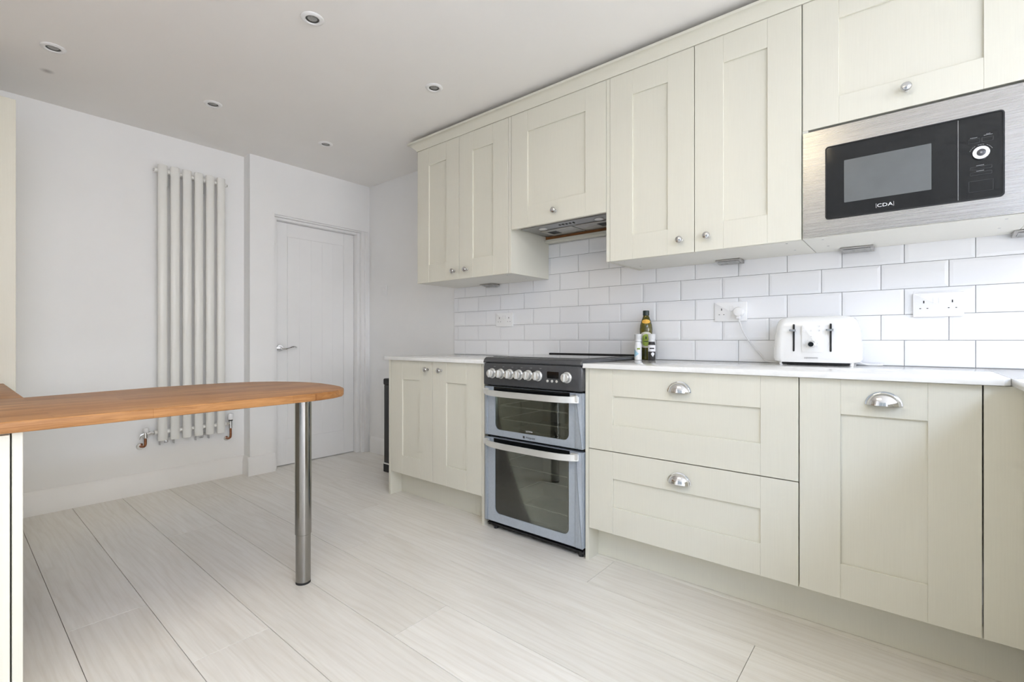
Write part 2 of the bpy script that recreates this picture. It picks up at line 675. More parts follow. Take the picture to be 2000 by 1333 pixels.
dY0, dY1, dZ = 1.645, 2.447, 1.917           # doorway opening
bm = NB()
box(bm, xD - 0.12, xD, yL, yST, 0, zC)
box(bm, xD - 0.12, xS, yST, dY0, 0, zC)
box(bm, xD - 0.12, xS, dY0, yT, dZ, zC)
box(bm, xD - 0.12, xS, dY1, yT, 0, dZ)
struct('wall_back', bm, 'wall_paint', 'white far wall with a boxed-out part round the door', False)
bm = NB()
box(bm, xD - 0.12, xE + 0.12, yT, yT + 0.12, 0, zC)
wall_right = struct('wall_right', bm, 'wall_paint', 'white wall behind the kitchen units', False)
bm = NB()
W2 = (-1.52, 0.72, 0.02, 2.10)               # added glazed doors behind the camera, meant for fill light: x0 x1 z0 z1
box(bm, xD, xN, yL - 0.12, yL, 0, zC)
box(bm, xN - 0.12, xN, yN, yL - 0.12, 0, zC)
struct('wall_left', bm, 'wall_paint', 'white wall behind the oak worktop on the near side', False)
bm = NB()
box(bm, xN - 0.12, W2[0], yN - 0.12, yN, 0, zC)
box(bm, W2[1], xE + 0.12, yN - 0.12, yN, 0, zC)
box(bm, W2[0], W2[1], yN - 0.12, yN, 0, W2[2])
box(bm, W2[0], W2[1], yN - 0.12, yN, W2[3], zC)
struct('wall_near', bm, 'wall_paint', 'white wall with added glazed doors behind the camera', False)
W1 = (-1.75, 1.95, 0.10, 2.12)               # added wide window at the open end: y0 y1 z0 z1
bm = NB()
box(bm, xE, xE + 0.12, yN, W1[0], 0, zC)
box(bm, xE, xE + 0.12, W1[1], yT, 0, zC)
box(bm, xE, xE + 0.12, W1[0], W1[1], 0, W1[2])
box(bm, xE, xE + 0.12, W1[0], W1[1], W1[3], zC)
struct('wall_front', bm, 'wall_paint', 'white wall with the added wide window at the open end of the room', False)
bm = NB()
for c, d in ((W1[2], W1[2] + 0.05), (W1[3] - 0.05, W1[3])):
    box(bm, xE + 0.05, xE + 0.11, W1[0], W1[1], c, d)
for k in range(4):
    a = W1[0] + k * (W1[1] - W1[0] - 0.055) / 3
    box(bm, xE + 0.05, xE + 0.11, a, a + 0.055, W1[2] + 0.05, W1[3] - 0.05)
wo = struct('window_1', bm, 'window_frame_white', 'added white framed wide window at the open end of the room')
bm = NB()
box(bm, xE + 0.078, xE + 0.084, W1[0] + 0.02, W1[1] - 0.02, W1[2] + 0.02, W1[3] - 0.02)
link_mesh('pane', bm, 'window_glass', wo)
for i, R_, lb in ((3, RL, 'added white framed rooflight beyond the return worktop'), (4, RK, 'added white framed small rooflight above the middle of the kitchen')):
    bm = NB()
    for q in ((R_[0], R_[1], R_[2], R_[2] + 0.04), (R_[0], R_[1], R_[3] - 0.04, R_[3]), (R_[0], R_[0] + 0.04, R_[2] + 0.04, R_[3] - 0.04), (R_[1] - 0.04, R_[1], R_[2] + 0.04, R_[3] - 0.04)):
        box(bm, *q, zC + 0.08, zC + 0.14)
    rf = struct('window_%d' % i, bm, 'window_frame_white', lb)  # both rooflights are added, unseen, to house their lamps
    bm = NB()
    box(bm, R_[0] + 0.02, R_[1] - 0.02, R_[2] + 0.02, R_[3] - 0.02, zC + 0.108, zC + 0.114)
    link_mesh('pane', bm, 'window_glass', rf)
bm = NB()
for c, d in ((W2[2], W2[2] + 0.05), (W2[3] - 0.05, W2[3])):
    box(bm, W2[0], W2[1], yN - 0.11, yN - 0.05, c, d)
for a in (W2[0], (W2[0] + W2[1]) / 2 - 0.03, W2[1] - 0.055):
    box(bm, a, a + 0.055, yN - 0.11, yN - 0.05, W2[2] + 0.05, W2[3] - 0.05)
w2 = struct('window_2', bm, 'window_frame_white', 'added white framed glazed doors behind the camera')
bm = NB()
box(bm, W2[0] + 0.02, W2[1] - 0.02, yN - 0.084, yN - 0.078, W2[2] + 0.02, W2[3] - 0.02)
link_mesh('pane', bm, 'window_glass', w2)


# skirting boards with a moulded top
def skirting(bm, p, q, nrm):
    """board along p->q (xy), standing proud along nrm"""
    p, q, nrm = Vector((*p, 0)), Vector((*q, 0)), Vector((*nrm, 0))
    prof = [(0, 0), (0.018, 0), (0.018, 0.095), (0.0155, 0.100), (0.0155, 0.106), (0.011, 0.116), (0.008, 0.128), (0.003, 0.134), (0, 0.134)]
    t = bmesh.new()
    A = [t.verts.new(p + nrm * a + Vector((0, 0, z))) for a, z in prof]
    B = [t.verts.new(q + nrm * a + Vector((0, 0, z))) for a, z in prof]
    n = len(prof)
    for k in range(n):
        t.faces.new((A[k], A[(k + 1) % n], B[(k + 1) % n], B[k]))
    t.faces.new(A[::-1])
    t.faces.new(B)
    bmesh.ops.recalc_face_normals(t, faces=t.faces)
    join(bm, t)


bm = NB()
skirting(bm, (xD, 0.27), (xD, yST), (1, 0))
skirting(bm, (xD, yST), (xS, yST), (0, -1))
skirting(bm, (xS, yST - 0.018), (xS, dY0 + 0.003), (1, 0))
struct('baseboard_back', bm, 'skirting_paint', 'white moulded skirting board along the far wall')
bm = NB()
skirting(bm, (xS + 0.03, yT), (-2.60, yT), (0, -1))
struct('baseboard_right', bm, 'skirting_paint', 'white moulded skirting board beside the black bin')

# door frame (jambs and head, stepped) and the white door
xDr = -3.7395
bm = NB()
box(bm, xDr - 0.05, xS - 0.010, 2.392, dY1, 0, dZ, 0.002)
box(bm, xDr - 0.05, xS + 0.010, 2.418, dY1, 0, dZ - 0.004, 0.003)
box(bm, xDr - 0.05, xDr + 0.052, 2.366, 2.392, 0, dZ, 0.002)
box(bm, xDr - 0.05, xS - 0.012, dY0, dY1, 1.905, dZ, 0.002)
box(bm, xDr - 0.05, xDr + 0.048, dY0, dY1, 1.888, 1.905, 0.002)
box(bm, xDr - 0.05, xDr + 0.05, dY0, 1.680, 0, dZ, 0.002)
struct('trim_1', bm, 'skirting_paint', 'white stepped door frame round the far door')
bm = NB()
d0, d1, db, dt = 1.684, 2.364, 0.006, 1.886
box(bm, xDr - 0.038, xDr - 0.006, d0, d1, db, dt)
door1 = struct('door_1', bm, 'door_paint', 'white boarded cottage door with a chrome lever handle')
for (a, b2, c, d) in ((d0, d0 + 0.095, db, dt), (d1 - 0.095, d1, db, dt)):
    bm = NB()
    box(bm, xDr - 0.0065, xDr, a, b2, c, d, 0.0012)
    link_mesh('stile', bm, 'door_paint', door1)
for (c, d) in ((db, 0.205), (dt - 0.105, dt)):
    bm = NB()
    box(bm, xDr - 0.0065, xDr, d0 + 0.0952, d1 - 0.0952, c, d, 0.0012)
    link_mesh('rail', bm, 'door_paint', door1)
nb = 5
wbd = (d1 - d0 - 0.19 - 0.012) / nb
for k in range(nb):
    bm = NB()
    ya = d0 + 0.095 + 0.006 + k * wbd
    box(bm, xDr - 0.0065, xDr - 0.0006, ya + 0.0001, ya + wbd - 0.0001, 0.2055, dt - 0.1055, 0.0005)
    link_mesh('board', bm, 'door_paint', door1)
bm = NB()
hy, hz = 1.722, 0.914
cyl(bm, (xDr, hy, hz), (xDr + 0.009, hy, hz), 0.026, 24, 0.002)
cyl(bm, (xDr + 0.009, hy, hz), (xDr + 0.045, hy, hz), 0.011, 16)
tube(bm, [(xDr + 0.045, hy - 0.006, hz - 0.003), (xDr + 0.052, hy + 0.025, hz - 0.006), (xDr + 0.052, hy + 0.055, hz + 0.002),
          (xDr + 0.050, hy + 0.085, hz + 0.010), (xDr + 0.047, hy + 0.112, hz + 0.004)], [0.011, 0.010, 0.008, 0.010, 0.006], 12, 6, 0.75)
o = link_mesh('lever_handle', bm, 'chrome', door1)
o['label'] = 'wavy chrome lever handle on a round rose'

# ------------------------------------------------------------------ wall tiles
tp, zt0, xp = 0.1018, 0.9738, 0.2042
tx_l = -2.579


def tile_mesh(w, h):
    bm = bmesh.new()
    g, bv, d0_, d1_ = 0.0011, 0.011, 0.0052, 0.0066
    o0 = [(g, g), (w - g, g), (w - g, h - g), (g, h - g)]
    bvx, bvz = min(bv, w * 0.3), min(bv, h * 0.3)
    i0 = [(g + bvx, g + bvz), (w - g - bvx, g + bvz), (w - g - bvx, h - g - bvz), (g + bvx, h - g - bvz)]
    L = [[bm.verts.new((p[0], y, p[1])) for p in lp] for lp, y in ((o0, 0), (o0, -d0_), (i0, -d1_))]
    for A, B in zip(L[:-1], L[1:]):
        for k in range(4):
            bm.faces.new((A[k], A[(k + 1) % 4], B[(k + 1) % 4], B[k]))
    bm.faces.new(L[2])
    bmesh.ops.recalc_face_normals(bm, faces=bm.faces)
    me = bpy.data.meshes.new('tile')
    bm.to_mesh(me)
    bm.free()
    me.materials.append(MATS['tile_glaze'])
    return me


tile_cache = {}


def tile_row(k, xmin, xmax, ztop=None):
    z0 = zt0 + k * tp
    z1 = z0 + tp if ztop is None else min(z0 + tp, ztop)
    off = -1.4438 if (k % 2) else -1.4438 + 0.131
    n0 = math.floor((xmin - off) / xp) - 1
    for i in range(n0, n0 + 40):
        a, b2 = max(off + i * xp, xmin), min(off + (i + 1) * xp, xmax)
        if b2 - a < 0.012:
            continue
        key = (round(b2 - a, 4), round(z1 - z0, 4))
        if key not in tile_cache:
            tile_cache[key] = tile_mesh(b2 - a, z1 - z0)
        o = bpy.data.objects.new('tile', tile_cache[key])
        o.location = (a, yT - 0.0016, z0)
        C.objects.link(o)
        attach(o, wall_right)


for k in range(-1, 4):
    tile_row(k, tx_l, xR - 0.002)
tile_row(4, -1.7450, -1.1310)
tile_row(5, -1.7450, -1.1310, 1.566)
bm = NB()
box(bm, tx_l, xR - 0.001, yT - 0.0017, yT, 0.85, 1.3800)
box(bm, -1.745, -1.131, yT - 0.0017, yT, 1.3800, 1.567)
link_mesh('grout_bed', bm, 'grout', wall_right)


# ------------------------------------------------------------------ cabinet door builder
def knob_bm(x, y, z):
    """round knob standing out towards -Y from the plane y"""
    bm = NB()
    M = Matrix.Translation((x, y, z)) @ Matrix.Rotation(PI / 2, 4, 'X')
    lathe(bm, [(0.0085, 0), (0.0085, 0.002), (0.0055, 0.004), (0.005, 0.012), (0.007, 0.015), (0.0125, 0.018), (0.0150, 0.0225),
               (0.0150, 0.026), (0.0125, 0.030), (0.007, 0.0325), (0, 0.0333)], M, 24)
    return bm


def cup_bm(x, y, z, a=0.042, h=0.038, c=0.026):
    """half-round cup pull, open below, flange against the plane y; z is its lower edge"""
    bm = NB()
    t = bmesh.new()
    nt_, ns = 28, 8
    prof = [(1.10, 0.0), (1.10, 0.0025), (1.01, 0.0030), (1.0, 0.004)] + [(math.cos(0.5 * PI * s / ns), 0.004 + c * math.sin(0.5 * PI * s / ns)) for s in range(1, ns)]
    cols = []
    for k in range(nt_ + 1):
        th = PI * k / nt_
        cols.append([t.verts.new((x + a * r * math.cos(th), y - d, z + h * r * math.sin(th))) for r, d in prof])
    for A, B in zip(cols[:-1], cols[1:]):
        for s in range(len(prof) - 1):
            t.faces.new((A[s], A[s + 1], B[s + 1], B[s]))
    apex = t.verts.new((x, y - 0.004 - c, z))
    for A, B in zip(cols[:-1], cols[1:]):
        t.faces.new((A[-1], apex, B[-1]))
    bmesh.ops.recalc_face_normals(t, faces=t.faces)
    geom = bmesh.ops.solidify(t, geom=list(t.faces), thickness=0.0012)
    bmesh.ops.recalc_face_normals(t, faces=t.faces)
    join(bm, t)
    return bm


def shaker(parent, name, x0, x1, z0, z1, yf, M=None, stile=0.115, rail=0.115):
    """framed door or drawer front: sunk panel behind two stiles and two rails (front plane yf, facing -Y)"""
    e = 0.0010
    bm = NB()
    box(bm, x0 + 0.0008, x1 - 0.0008, yf + 0.0088, yf + 0.0205, z0 + 0.0008, z1 - 0.0008)
    d = link_mesh(name, bm, 'cabinet_paint', parent, M)
    for a, b2 in ((x0, x0 + stile), (x1 - stile, x1)):
        bm = NB()
        box(bm, a, b2, yf, yf + 0.0088, z0, z1, e)
        link_mesh('stile', bm, 'cabinet_paint', d, M)
    for a, b2 in ((z0, z0 + rail), (z1 - rail, z1)):
        bm = NB()
        box(bm, x0 + stile + 0.0001, x1 - stile - 0.0001, yf + 0.0001, yf + 0.0088, a, b2, e)
        link_mesh('rail', bm, 'cabinet_paint', d, M)
    return d


def open_carcass(bm, x0, x1, y0, y1, z0, z1, th=0.018):
    box(bm, x0, x0 + th, y0, y1, z0, z1)
    box(bm, x1 - th, x1, y0, y1, z0, z1)
    box(bm, x0 + th, x1 - th, y0, y1, z0, z0 + th)
    box(bm, x0 + th, x1 - th, y0, y1, z1 - th, z1)
    box(bm, x0 + th, x1 - th, y1 - 0.008, y1, z0 + th, z1 - th)
    return bm


yBb = yB + 0.0225            # carcass front behind the doors
zK = zCT - 0.0205            # underside of the quartz
# --- left double base cabinet
t = thing('base_cabinet', (-2.13, 2.15, 0), 'cream two-door base cabinet with chrome knobs between the black bin and the cooker', 'cabinet')
bm = open_carcass(NB(), -2.5255, -1.7405, yBb, 2.44, zDB, zK)
link_mesh('carcass', bm, 'cabinet_carcass', t)
for x0, x1 in ((-2.545, -2.527), (-1.7390, -1.7215)):
    bm = NB()
    box(bm, x0, x1, yB, 2.44, 0.0, zK, 0.0008)
    link_mesh('end_panel', bm, 'cabinet_paint', t)
d = shaker(t, 'door', -2.5245, -2.1325, zDB, zDT, yB)
link_mesh('knob', knob_bm(-2.172, yB, 0.8025), 'knob_metal', d)
d = shaker(t, 'door', -2.1290, -1.7415, zDB, zDT, yB)
link_mesh('knob', knob_bm(-2.056, yB, 0.8015), 'knob_metal', d)
bm = NB()
box(bm, -2.5265, -1.7395, 1.945, 1.960, 0.0008, zDB - 0.002)
link_mesh('plinth', bm, 'cabinet_paint', t)

# --- wide two-drawer base unit
t = thing('drawer_unit', (-0.69, 2.15, 0), 'wide cream base unit with two deep drawers right of the cooker', 'drawers')
bm = open_carcass(NB(), -1.0925, -0.2860, yBb, 2.44, zDB, zK)
link_mesh('carcass', bm, 'cabinet_carcass', t)
bm = NB()
box(bm, -1.1105, -1.0940, yB, 2.44, 0.0, zK, 0.0008)
link_mesh('end_panel', bm, 'cabinet_paint', t)
for z0, z1, cz in ((0.4985, zDT, 0.7715), (zDB - 0.004, 0.4950, 0.4165)):
    d = shaker(t, 'drawer', -1.0920, -0.2868, z0, z1, yB, None, 0.116, 0.1135)
    link_mesh('cup_handle', cup_bm(-0.690, yB, cz), 'chrome', d)

# --- integrated appliance behind a tall framed door
t = thing('appliance_cabinet', (-0.06, 2.15, 0), 'cream appliance cabinet with one full-height framed door and a cup handle', 'cabinet')
bm = open_carcass(NB(), -0.2845, 0.1580, yBb, 2.44, zDB, zK)
link_mesh('carcass', bm, 'cabinet_carcass', t)
d = shaker(t, 'door', -0.2835, 0.1565, zDB - 0.004, zDT, yB, None, 0.114, 0.112)
link_mesh('cup_handle', cup_bm(-0.0600, yB, 0.775), 'chrome', d)

# --- corner base cabinet with its narrow filler and the return run
t = thing('corner_cabinet', (0.50, 2.15, 0), 'narrow cream corner filler panel beside the appliance cabinet', 'cabinet')
bm = open_carcass(NB(), 0.2600, xR - 0.004, yBb + 0.01, 2.44, zDB, zK)
link_mesh('carcass', bm, 'cabinet_carcass', t)
bm = NB()
box(bm, 0.1600, 0.2560, yB, yB + 0.02, zDB - 0.004, zDT, 0.0008)
link_mesh('filler_panel', bm, 'cabinet_paint', t)

RX = Matrix.Rotation(-PI / 2, 4, 'Z')        # local (x, y) -> (y, -x): fronts that face -X


def ret(xf):                                 # local x runs towards -Y from y = 1.86
    return Matrix.Translation((xf, 0, 0)) @ RX


yRt = 0.88                   # free end of the return run
t = thing('return_base_cabinet', (0.55, 1.35, 0), 'cream base cabinet under the return worktop at the right edge', 'cabinet')
bm = NB()
box(bm, 0.2600, xR - 0.004, yRt + 0.02, yB + 0.005, zDB, zK)
link_mesh('carcass', bm, 'cabinet_carcass', t)
M = ret(0.2365)
for a, w in ((-1.800, 0.448), (-1.350, 0.448)):
    d = shaker(t, 'door', a, a + w, zDB - 0.004, zDT, 0.0, M)
    link_mesh('cup_handle', cup_bm(a + 0.22, 0.0, 0.775), 'chrome', d, M)
bm = NB()
box(bm, 0.2365, 0.2585, 1.8010, yB - 0.0010, zDB - 0.004, zDT, 0.0008)
link_mesh('corner_post', bm, 'cabinet_paint', t)
bm = NB()
box(bm, 0.2365, xR - 0.004, yRt, yRt + 0.018, 0.0, zK, 0.0008)
link_mesh('end_panel', bm, 'cabinet_paint', t)

bm = NB()
box(bm, -1.0935, 0.3120, 1.945, 1.960, 0.0008, zDB - 0.006)
tag(link_mesh('plinth', bm, 'cabinet_paint'), 'long cream plinth under the drawers and the appliance cabinet', 'plinth')
bm = NB()
box(bm, 0.3130, 0.3280, yRt + 0.019, 1.944, 0.0008, zDB - 0.006)
tag(link_mesh('plinth', bm, 'cabinet_paint'), 'cream plinth below the return base cabinet at the right edge', 'plinth')

# --- quartz worktops
bm = NB()
box(bm, -2.565, -1.7065, yB - 0.021, yT - 0.009, zK, zCT, 0.0018, 2)
tag(link_mesh('worktop', bm, 'quartz'), 'short white quartz worktop left of the cooker', 'worktop')
bm = NB()
prism(bm, [(-1.1125, yB - 0.021), (0.198, yB - 0.021), (0.2115, yB - 0.0075), (0.2115, yT - 0.009), (-1.1125, yT - 0.009)], zK, zCT, 0.0018, 2)
tag(link_mesh('worktop', bm, 'quartz'), 'long white quartz worktop with the toaster on it', 'worktop')
bm = NB()
box(bm, 0.2120, xR + 0.012, yRt - 0.015, yT - 0.009, zK, zCT, 0.0018, 2)
tag(link_mesh('worktop', bm, 'quartz'), 'white quartz return worktop joining the long one at the right edge', 'worktop')

# ------------------------------------------------------------------ wall units
yWb = yW + 0.0225
yWk = yT - 0.010


def wall_unit(name, x0, x1, zb, label, sides=(), zbot_panel=None):
    t = thing(name, ((x0 + x1) / 2, 2.30, zb), label, 'cabinet')
    bm = open_carcass(NB(), x0, x1, yWb, yWk, zb + 0.0005, zUT)
    link_mesh('carcass', bm, 'cabinet_carcass', t)
    return t


def cam_caps(t, pts):
    for x, y in pts:
        bm = NB()
        cyl(bm, (x, y, zUB - 0.0006), (x, y, zUB + 0.002), 0.004, 12)
        link_mesh('screw_cap', bm, 'knob_metal', t)


t = wall_unit('wall_cabinet', -2.5405, -1.7475, zUB, 'cream two-door wall cabinet at the far left end of the row')
d = shaker(t, 'door', -2.5405, -2.1460, zUB, zUT, yW)
link_mesh('knob', knob_bm(-2.186, yW, 1.4040), 'knob_metal', d)
d = shaker(t, 'door', -2.1428, -1.7495, zUB, zUT, yW)
link_mesh('knob', knob_bm(-2.077, yW, 1.4040), 'knob_metal', d)
bm = NB()
box(bm, -1.7465, -1.7275, yW + 0.001, yWk, zUB, zUT, 0.0006)
link_mesh('end_panel', bm, 'cabinet_paint', t)
cam_caps(t, [(-1.80, 2.14), (-1.80, 2.32)])

t = wall_unit('hood_cabinet', -1.7255, -1.1310, 1.6200, 'short cream wall cabinet over the extractor, one framed door and knob')
d = shaker(t, 'door', -1.7250, -1.1315, 1.5950, zUT, yW)
link_mesh('knob', knob_bm(-1.4270, yW, 1.6515), 'knob_metal', d)
bm = NB()
box(bm, -1.7250, -1.1315, 2.408, yT - 0.0095, 1.5700, 1.5880, 0.001)
link_mesh('back_rail', bm, 'cabinet_paint', t)
bm = NB()
box(bm, -1.7250, -1.1315, 2.420, yT - 0.0095, 1.5885, 1.6195)
link_mesh('timber_batten', bm, 'bare_timber', t)

t = wall_unit('wall_cabinet', -1.1095, -0.3115, zUB, 'tall cream two-door wall cabinet between the extractor and the microwave')
d = shaker(t, 'door', -1.1095, -0.7105, zUB, zUT, yW, None, 0.116, 0.1135)
link_mesh('knob', knob_bm(-0.7680, yW, 1.4100), 'knob_metal', d)
d = shaker(t, 'door', -0.7075, -0.3115, zUB, zUT, yW, None, 0.116, 0.1135)
link_mesh('knob', knob_bm(-0.6530, yW, 1.4120), 'knob_metal', d)
bm = NB()
box(bm, -1.1295, -1.1108, yW + 0.001, yWk, zUB, zUT, 0.0006)
link_mesh('end_panel', bm, 'cabinet_paint', t)
cam_caps(t, [(-1.06, 2.14), (-1.06, 2.32), (-0.37, 2.14), (-0.37, 2.32)])

mx0, mx1 = -0.3085, 0.2925
t = thing('microwave_cabinet', ((mx0 + mx1) / 2, 2.30, zUB), 'cream wall cabinet with a lift-up door above the built-in microwave', 'cabinet')
bm = NB()
th = 0.018
box(bm, mx0, mx0 + th, yWb - 0.02, yWk, zUB, zUT)
box(bm, mx1 - th, mx1, yWb - 0.02, yWk, zUB, zUT)
box(bm, mx0 + th, mx1 - th, yWb - 0.02, yWk, zUB, zUB + 0.006)
box(bm, mx0 + th, mx1 - th, yWb, yWk, zUT - th, zUT)
box(bm, mx0 + th, mx1 - th, yWb, yWk, 1.7480, 1.7580)
box(bm, mx0 + th, mx1 - th, yWk - 0.008, yWk, zUB + 0.006, zUT - th)
link_mesh('carcass', bm, 'cabinet_carcass', t)
d = shaker(t, 'door', mx0 + 0.0015, mx1 - 0.0015, 1.7560, zUT, yW, None, 0.112, 0.0985)
link_mesh('knob', knob_bm(-0.0070, yW, 1.8160), 'knob_metal', d)
cam_caps(t, [(-0.25, 2.14), (-0.25, 2.30), (0.235, 2.14), (0.235, 2.30)])

t = wall_unit('wall_cabinet', 0.2945, xR - 0.003, zUB, 'cream corner wall cabinet right of the microwave, its underside just in view')
d = shaker(t, 'door', 0.2945, xR - 0.0040, zUB, zUT, yW)
link_mesh('knob', knob_bm(0.345, yW, 1.410), 'knob_metal', d)

# cornice along the whole row of wall units
bm = NB()
prof = [(0.0, 0.0), (-0.004, 0.0), (-0.006, 0.006), (-0.014, 0.014), (-0.030, 0.030), (-0.044, 0.036), (-0.050, 0.038), (-0.050, 0.050), (0.012, 0.050), (0.012, 0.0)]
tb = bmesh.new()
cl = -2.5405
A = [tb.verts.new((cl + p[0], yW + p[0], zUT + 0.0015 + p[1])) for p in prof]
B = [tb.verts.new((xR - 0.003, yW + p[0], zUT + 0.0015 + p[1])) for p in prof]
Cc = [tb.verts.new((cl + p[0], yT - 0.003, zUT + 0.0015 + p[1])) for p in prof]
n = len(prof)
for P, Q in ((A, B), (Cc, A)):
    for k in range(n):
        tb.faces.new((P[k], P[(k + 1) % n], Q[(k + 1) % n], Q[k]))
tb.faces.new(B)
tb.faces.new(Cc[::-1])
bmesh.ops.recalc_face_normals(tb, faces=tb.faces)
join(bm, tb)
tag(link_mesh('cornice', bm, 'cabinet_paint'), 'cream cornice moulding along the top of the wall cabinets', 'cornice')

# ------------------------------------------------------------------ extractor hood
t = thing('extractor_hood', (-1.43, 2.29, 1.600), 'grey built-in extractor hood with two round lights under the short cabinet', 'extractor')
hx0, hx1, hy0, hy1, hzb = -1.7060, -1.1330, 2.150, 2.4050, 1.6020
bm = NB()
box(bm, hx0, hx1, hy0, hy1, hzb, hzb + 0.0165, 0.002)
link_mesh('cover_plate', bm, 'hood_steel', t)
for x0, x1 in ((-1.640, -1.425), (-1.415, -1.205)):
    bm = NB()
    box(bm, x0, x1, 2.245, 2.395, hzb - 0.004, hzb - 0.0003, 0.0015)
    f = link_mesh('filter_panel', bm, 'steel_brushed', t)
    bm = NB()
    cx = x0 + 0.055 if x0 < -1.5 else x1 - 0.055
    box(bm, cx - 0.030, cx + 0.030, 2.280, 2.345, hzb - 0.0046, hzb - 0.0042)
    link_mesh('latch', bm, 'black_matt', f)
for x in (-1.590, -1.235):
    bm = NB()
    cyl(bm, (x, 2.205, hzb - 0.004), (x, 2.205, hzb - 0.0003), 0.024, 24, 0.001)
    link_mesh('lamp', bm, 'white_plastic', t)
for k in range(5):
    bm = NB()
    box(bm, -1.470 + k * 0.022, -1.462 + k * 0.022, 2.180, 2.196, hzb - 0.0030, hzb - 0.0003, 0.0008)
    link_mesh('button', bm, 'black_matt', t)

# ------------------------------------------------------------------ built-in microwave
t = thing('microwave', (-0.008, 2.25, zUB + 0.008), 'built-in microwave with a brushed steel surround and black glass front', 'microwave')
fx0, fx1, fz0, fz1 = -0.3055, 0.2895, 1.3560, 1.7455
gx0, gx1, gz0, gz1 = -0.2360, 0.2250, 1.4125, 1.6780
yM = yW - 0.004
bm = NB()
box(bm, gx0 + 0.005, gx1 - 0.005, yW + 0.022, 2.42, gz0 - 0.03, gz1 + 0.03)
link_mesh('body', bm, 'black_matt', t)
bm = NB()
ring_plate(bm, rrect(fx0, fx1, fz0, fz1, 0.002, 5), rrect(gx0, gx1, gz0, gz1, 0.011, 5), yM, yW + 0.018)
link_mesh('steel_surround', bm, 'steel_brushed', t)
bm = NB()
ring_plate(bm, rrect(gx0 + 0.0003, gx1 - 0.0003, gz0 + 0.0003, gz1 - 0.0003, 0.0108, 5), rrect(gx0 + 0.004, gx1 - 0.004, gz0 + 0.004, gz1 - 0.004, 0.008, 5), yM - 0.003, yW + 0.016)
link_mesh('black_rim', bm, 'black_matt', t)
sx = 0.1203
bm = NB()
plate(bm, rrect(gx0 + 0.0042, sx - 0.0008, gz0 + 0.0042, gz1 - 0.0042, (0.008, 0.0005, 0.0005, 0.008), 5), yM - 0.001, yW + 0.016)
dr = link_mesh('door', bm, 'black_gloss', t)
bm = NB()
plate(bm, rrect(-0.1790, 0.0565, 1.4660, 1.6170, 0.002, 3), yM - 0.0015, yM - 0.0011)
link_mesh('window', bm, 'grey_mesh_window', dr)
MT = text_at(-0.0640, yM - 0.0013, 1.4380)
lettering('lettering', 'CDA', 0.0165, MT, 'print_white', dr, 0.0002, 1.25)
for dx in (-0.0235, 0.0240):
    bm = NB()
    box(bm, -0.0640 + dx - 0.0004, -0.0640 + dx + 0.0004, yM - 0.0014, yM - 0.0011, 1.4310, 1.4460)
    link_mesh('logo_bar', bm, 'print_white', dr)
bm = NB()
plate(bm, rrect(sx + 0.0008, gx1 - 0.0042, gz0 + 0.0042, gz1 - 0.0042, (0.0005, 0.008, 0.008, 0.0005), 5), yM - 0.001, yW + 0.016)
cp = link_mesh('control_panel', bm, 'black_gloss', t)
bm = NB()
box(bm, sx - 0.0005, sx + 0.0005, yM - 0.0016, yM + 0.002, gz0 + 0.006, gz1 - 0.006)
link_mesh('seam', bm, 'knob_metal', cp)
dcx, dcz = 0.1725, 1.5560
bm = NB()
MD = Matrix.Translation((dcx, yM - 0.001, dcz)) @ Matrix.Rotation(PI / 2, 4, 'X')
lathe(bm, [(0.0205, 0), (0.0205, 0.006), (0.0190, 0.0085), (0.0115, 0.0085), (0.0105, 0.007), (0, 0.007)], MD, 36)
dl = link_mesh('dial', bm, 'chrome', cp)
dl['label'] = 'round white-rimmed dial'
bm = NB()
lathe(bm, [(0.0195, 0.0062), (0.0195, 0.0090), (0.0110, 0.0090), (0.0110, 0.0062)], MD, 36)
link_mesh('dial_ring', bm, 'print_white', dl)
bm = NB()
lathe(bm, [(0.0100, 0.0071), (0.0100, 0.0084), (0.009, 0.0090), (0, 0.0090)], MD, 28)
link_mesh('dial_button', bm, 'panel_line', dl)
bm = NB()
box(bm, dcx - 0.0025, dcx + 0.0025, yM - 0.0106, yM - 0.0101, dcz - 0.0025, dcz + 0.0025)
link_mesh('start_mark', bm, 'print_grey', dl)
bm = NB()                         # arc of tiny print above the dial
for k in range(13):
    a = math.radians(25 + k * 130 / 12)
    if k in (4, 8):
        continue
    c = Vector((dcx + 0.0270 * math.cos(a), 0, dcz + 0.0270 * math.sin(a)))
    tb = bmesh.new()
    bmesh.ops.create_cube(tb, size=1)
    join(bm, tb, Matrix.Translation((c.x, yM - 0.0012, c.z)) @ Matrix.Rotation(PI / 2 - a, 4, 'Y') @ Matrix.Diagonal((0.0036, 0.0003, 0.0012, 1)))
link_mesh('dial_print', bm, 'print_grey', cp)


def print_rows(name, parent, items, y, mat):
    """rows of tiny unreadable print, as short dashes"""
    for x, z, w, n_ in items:
        bm = NB()
        for k in range(n_):
            a = x + k * w / n_
            box(bm, a, a + w / n_ * 0.78, y - 0.0003, y, z, z + 0.0016)
        link_mesh(name, bm, mat, parent)


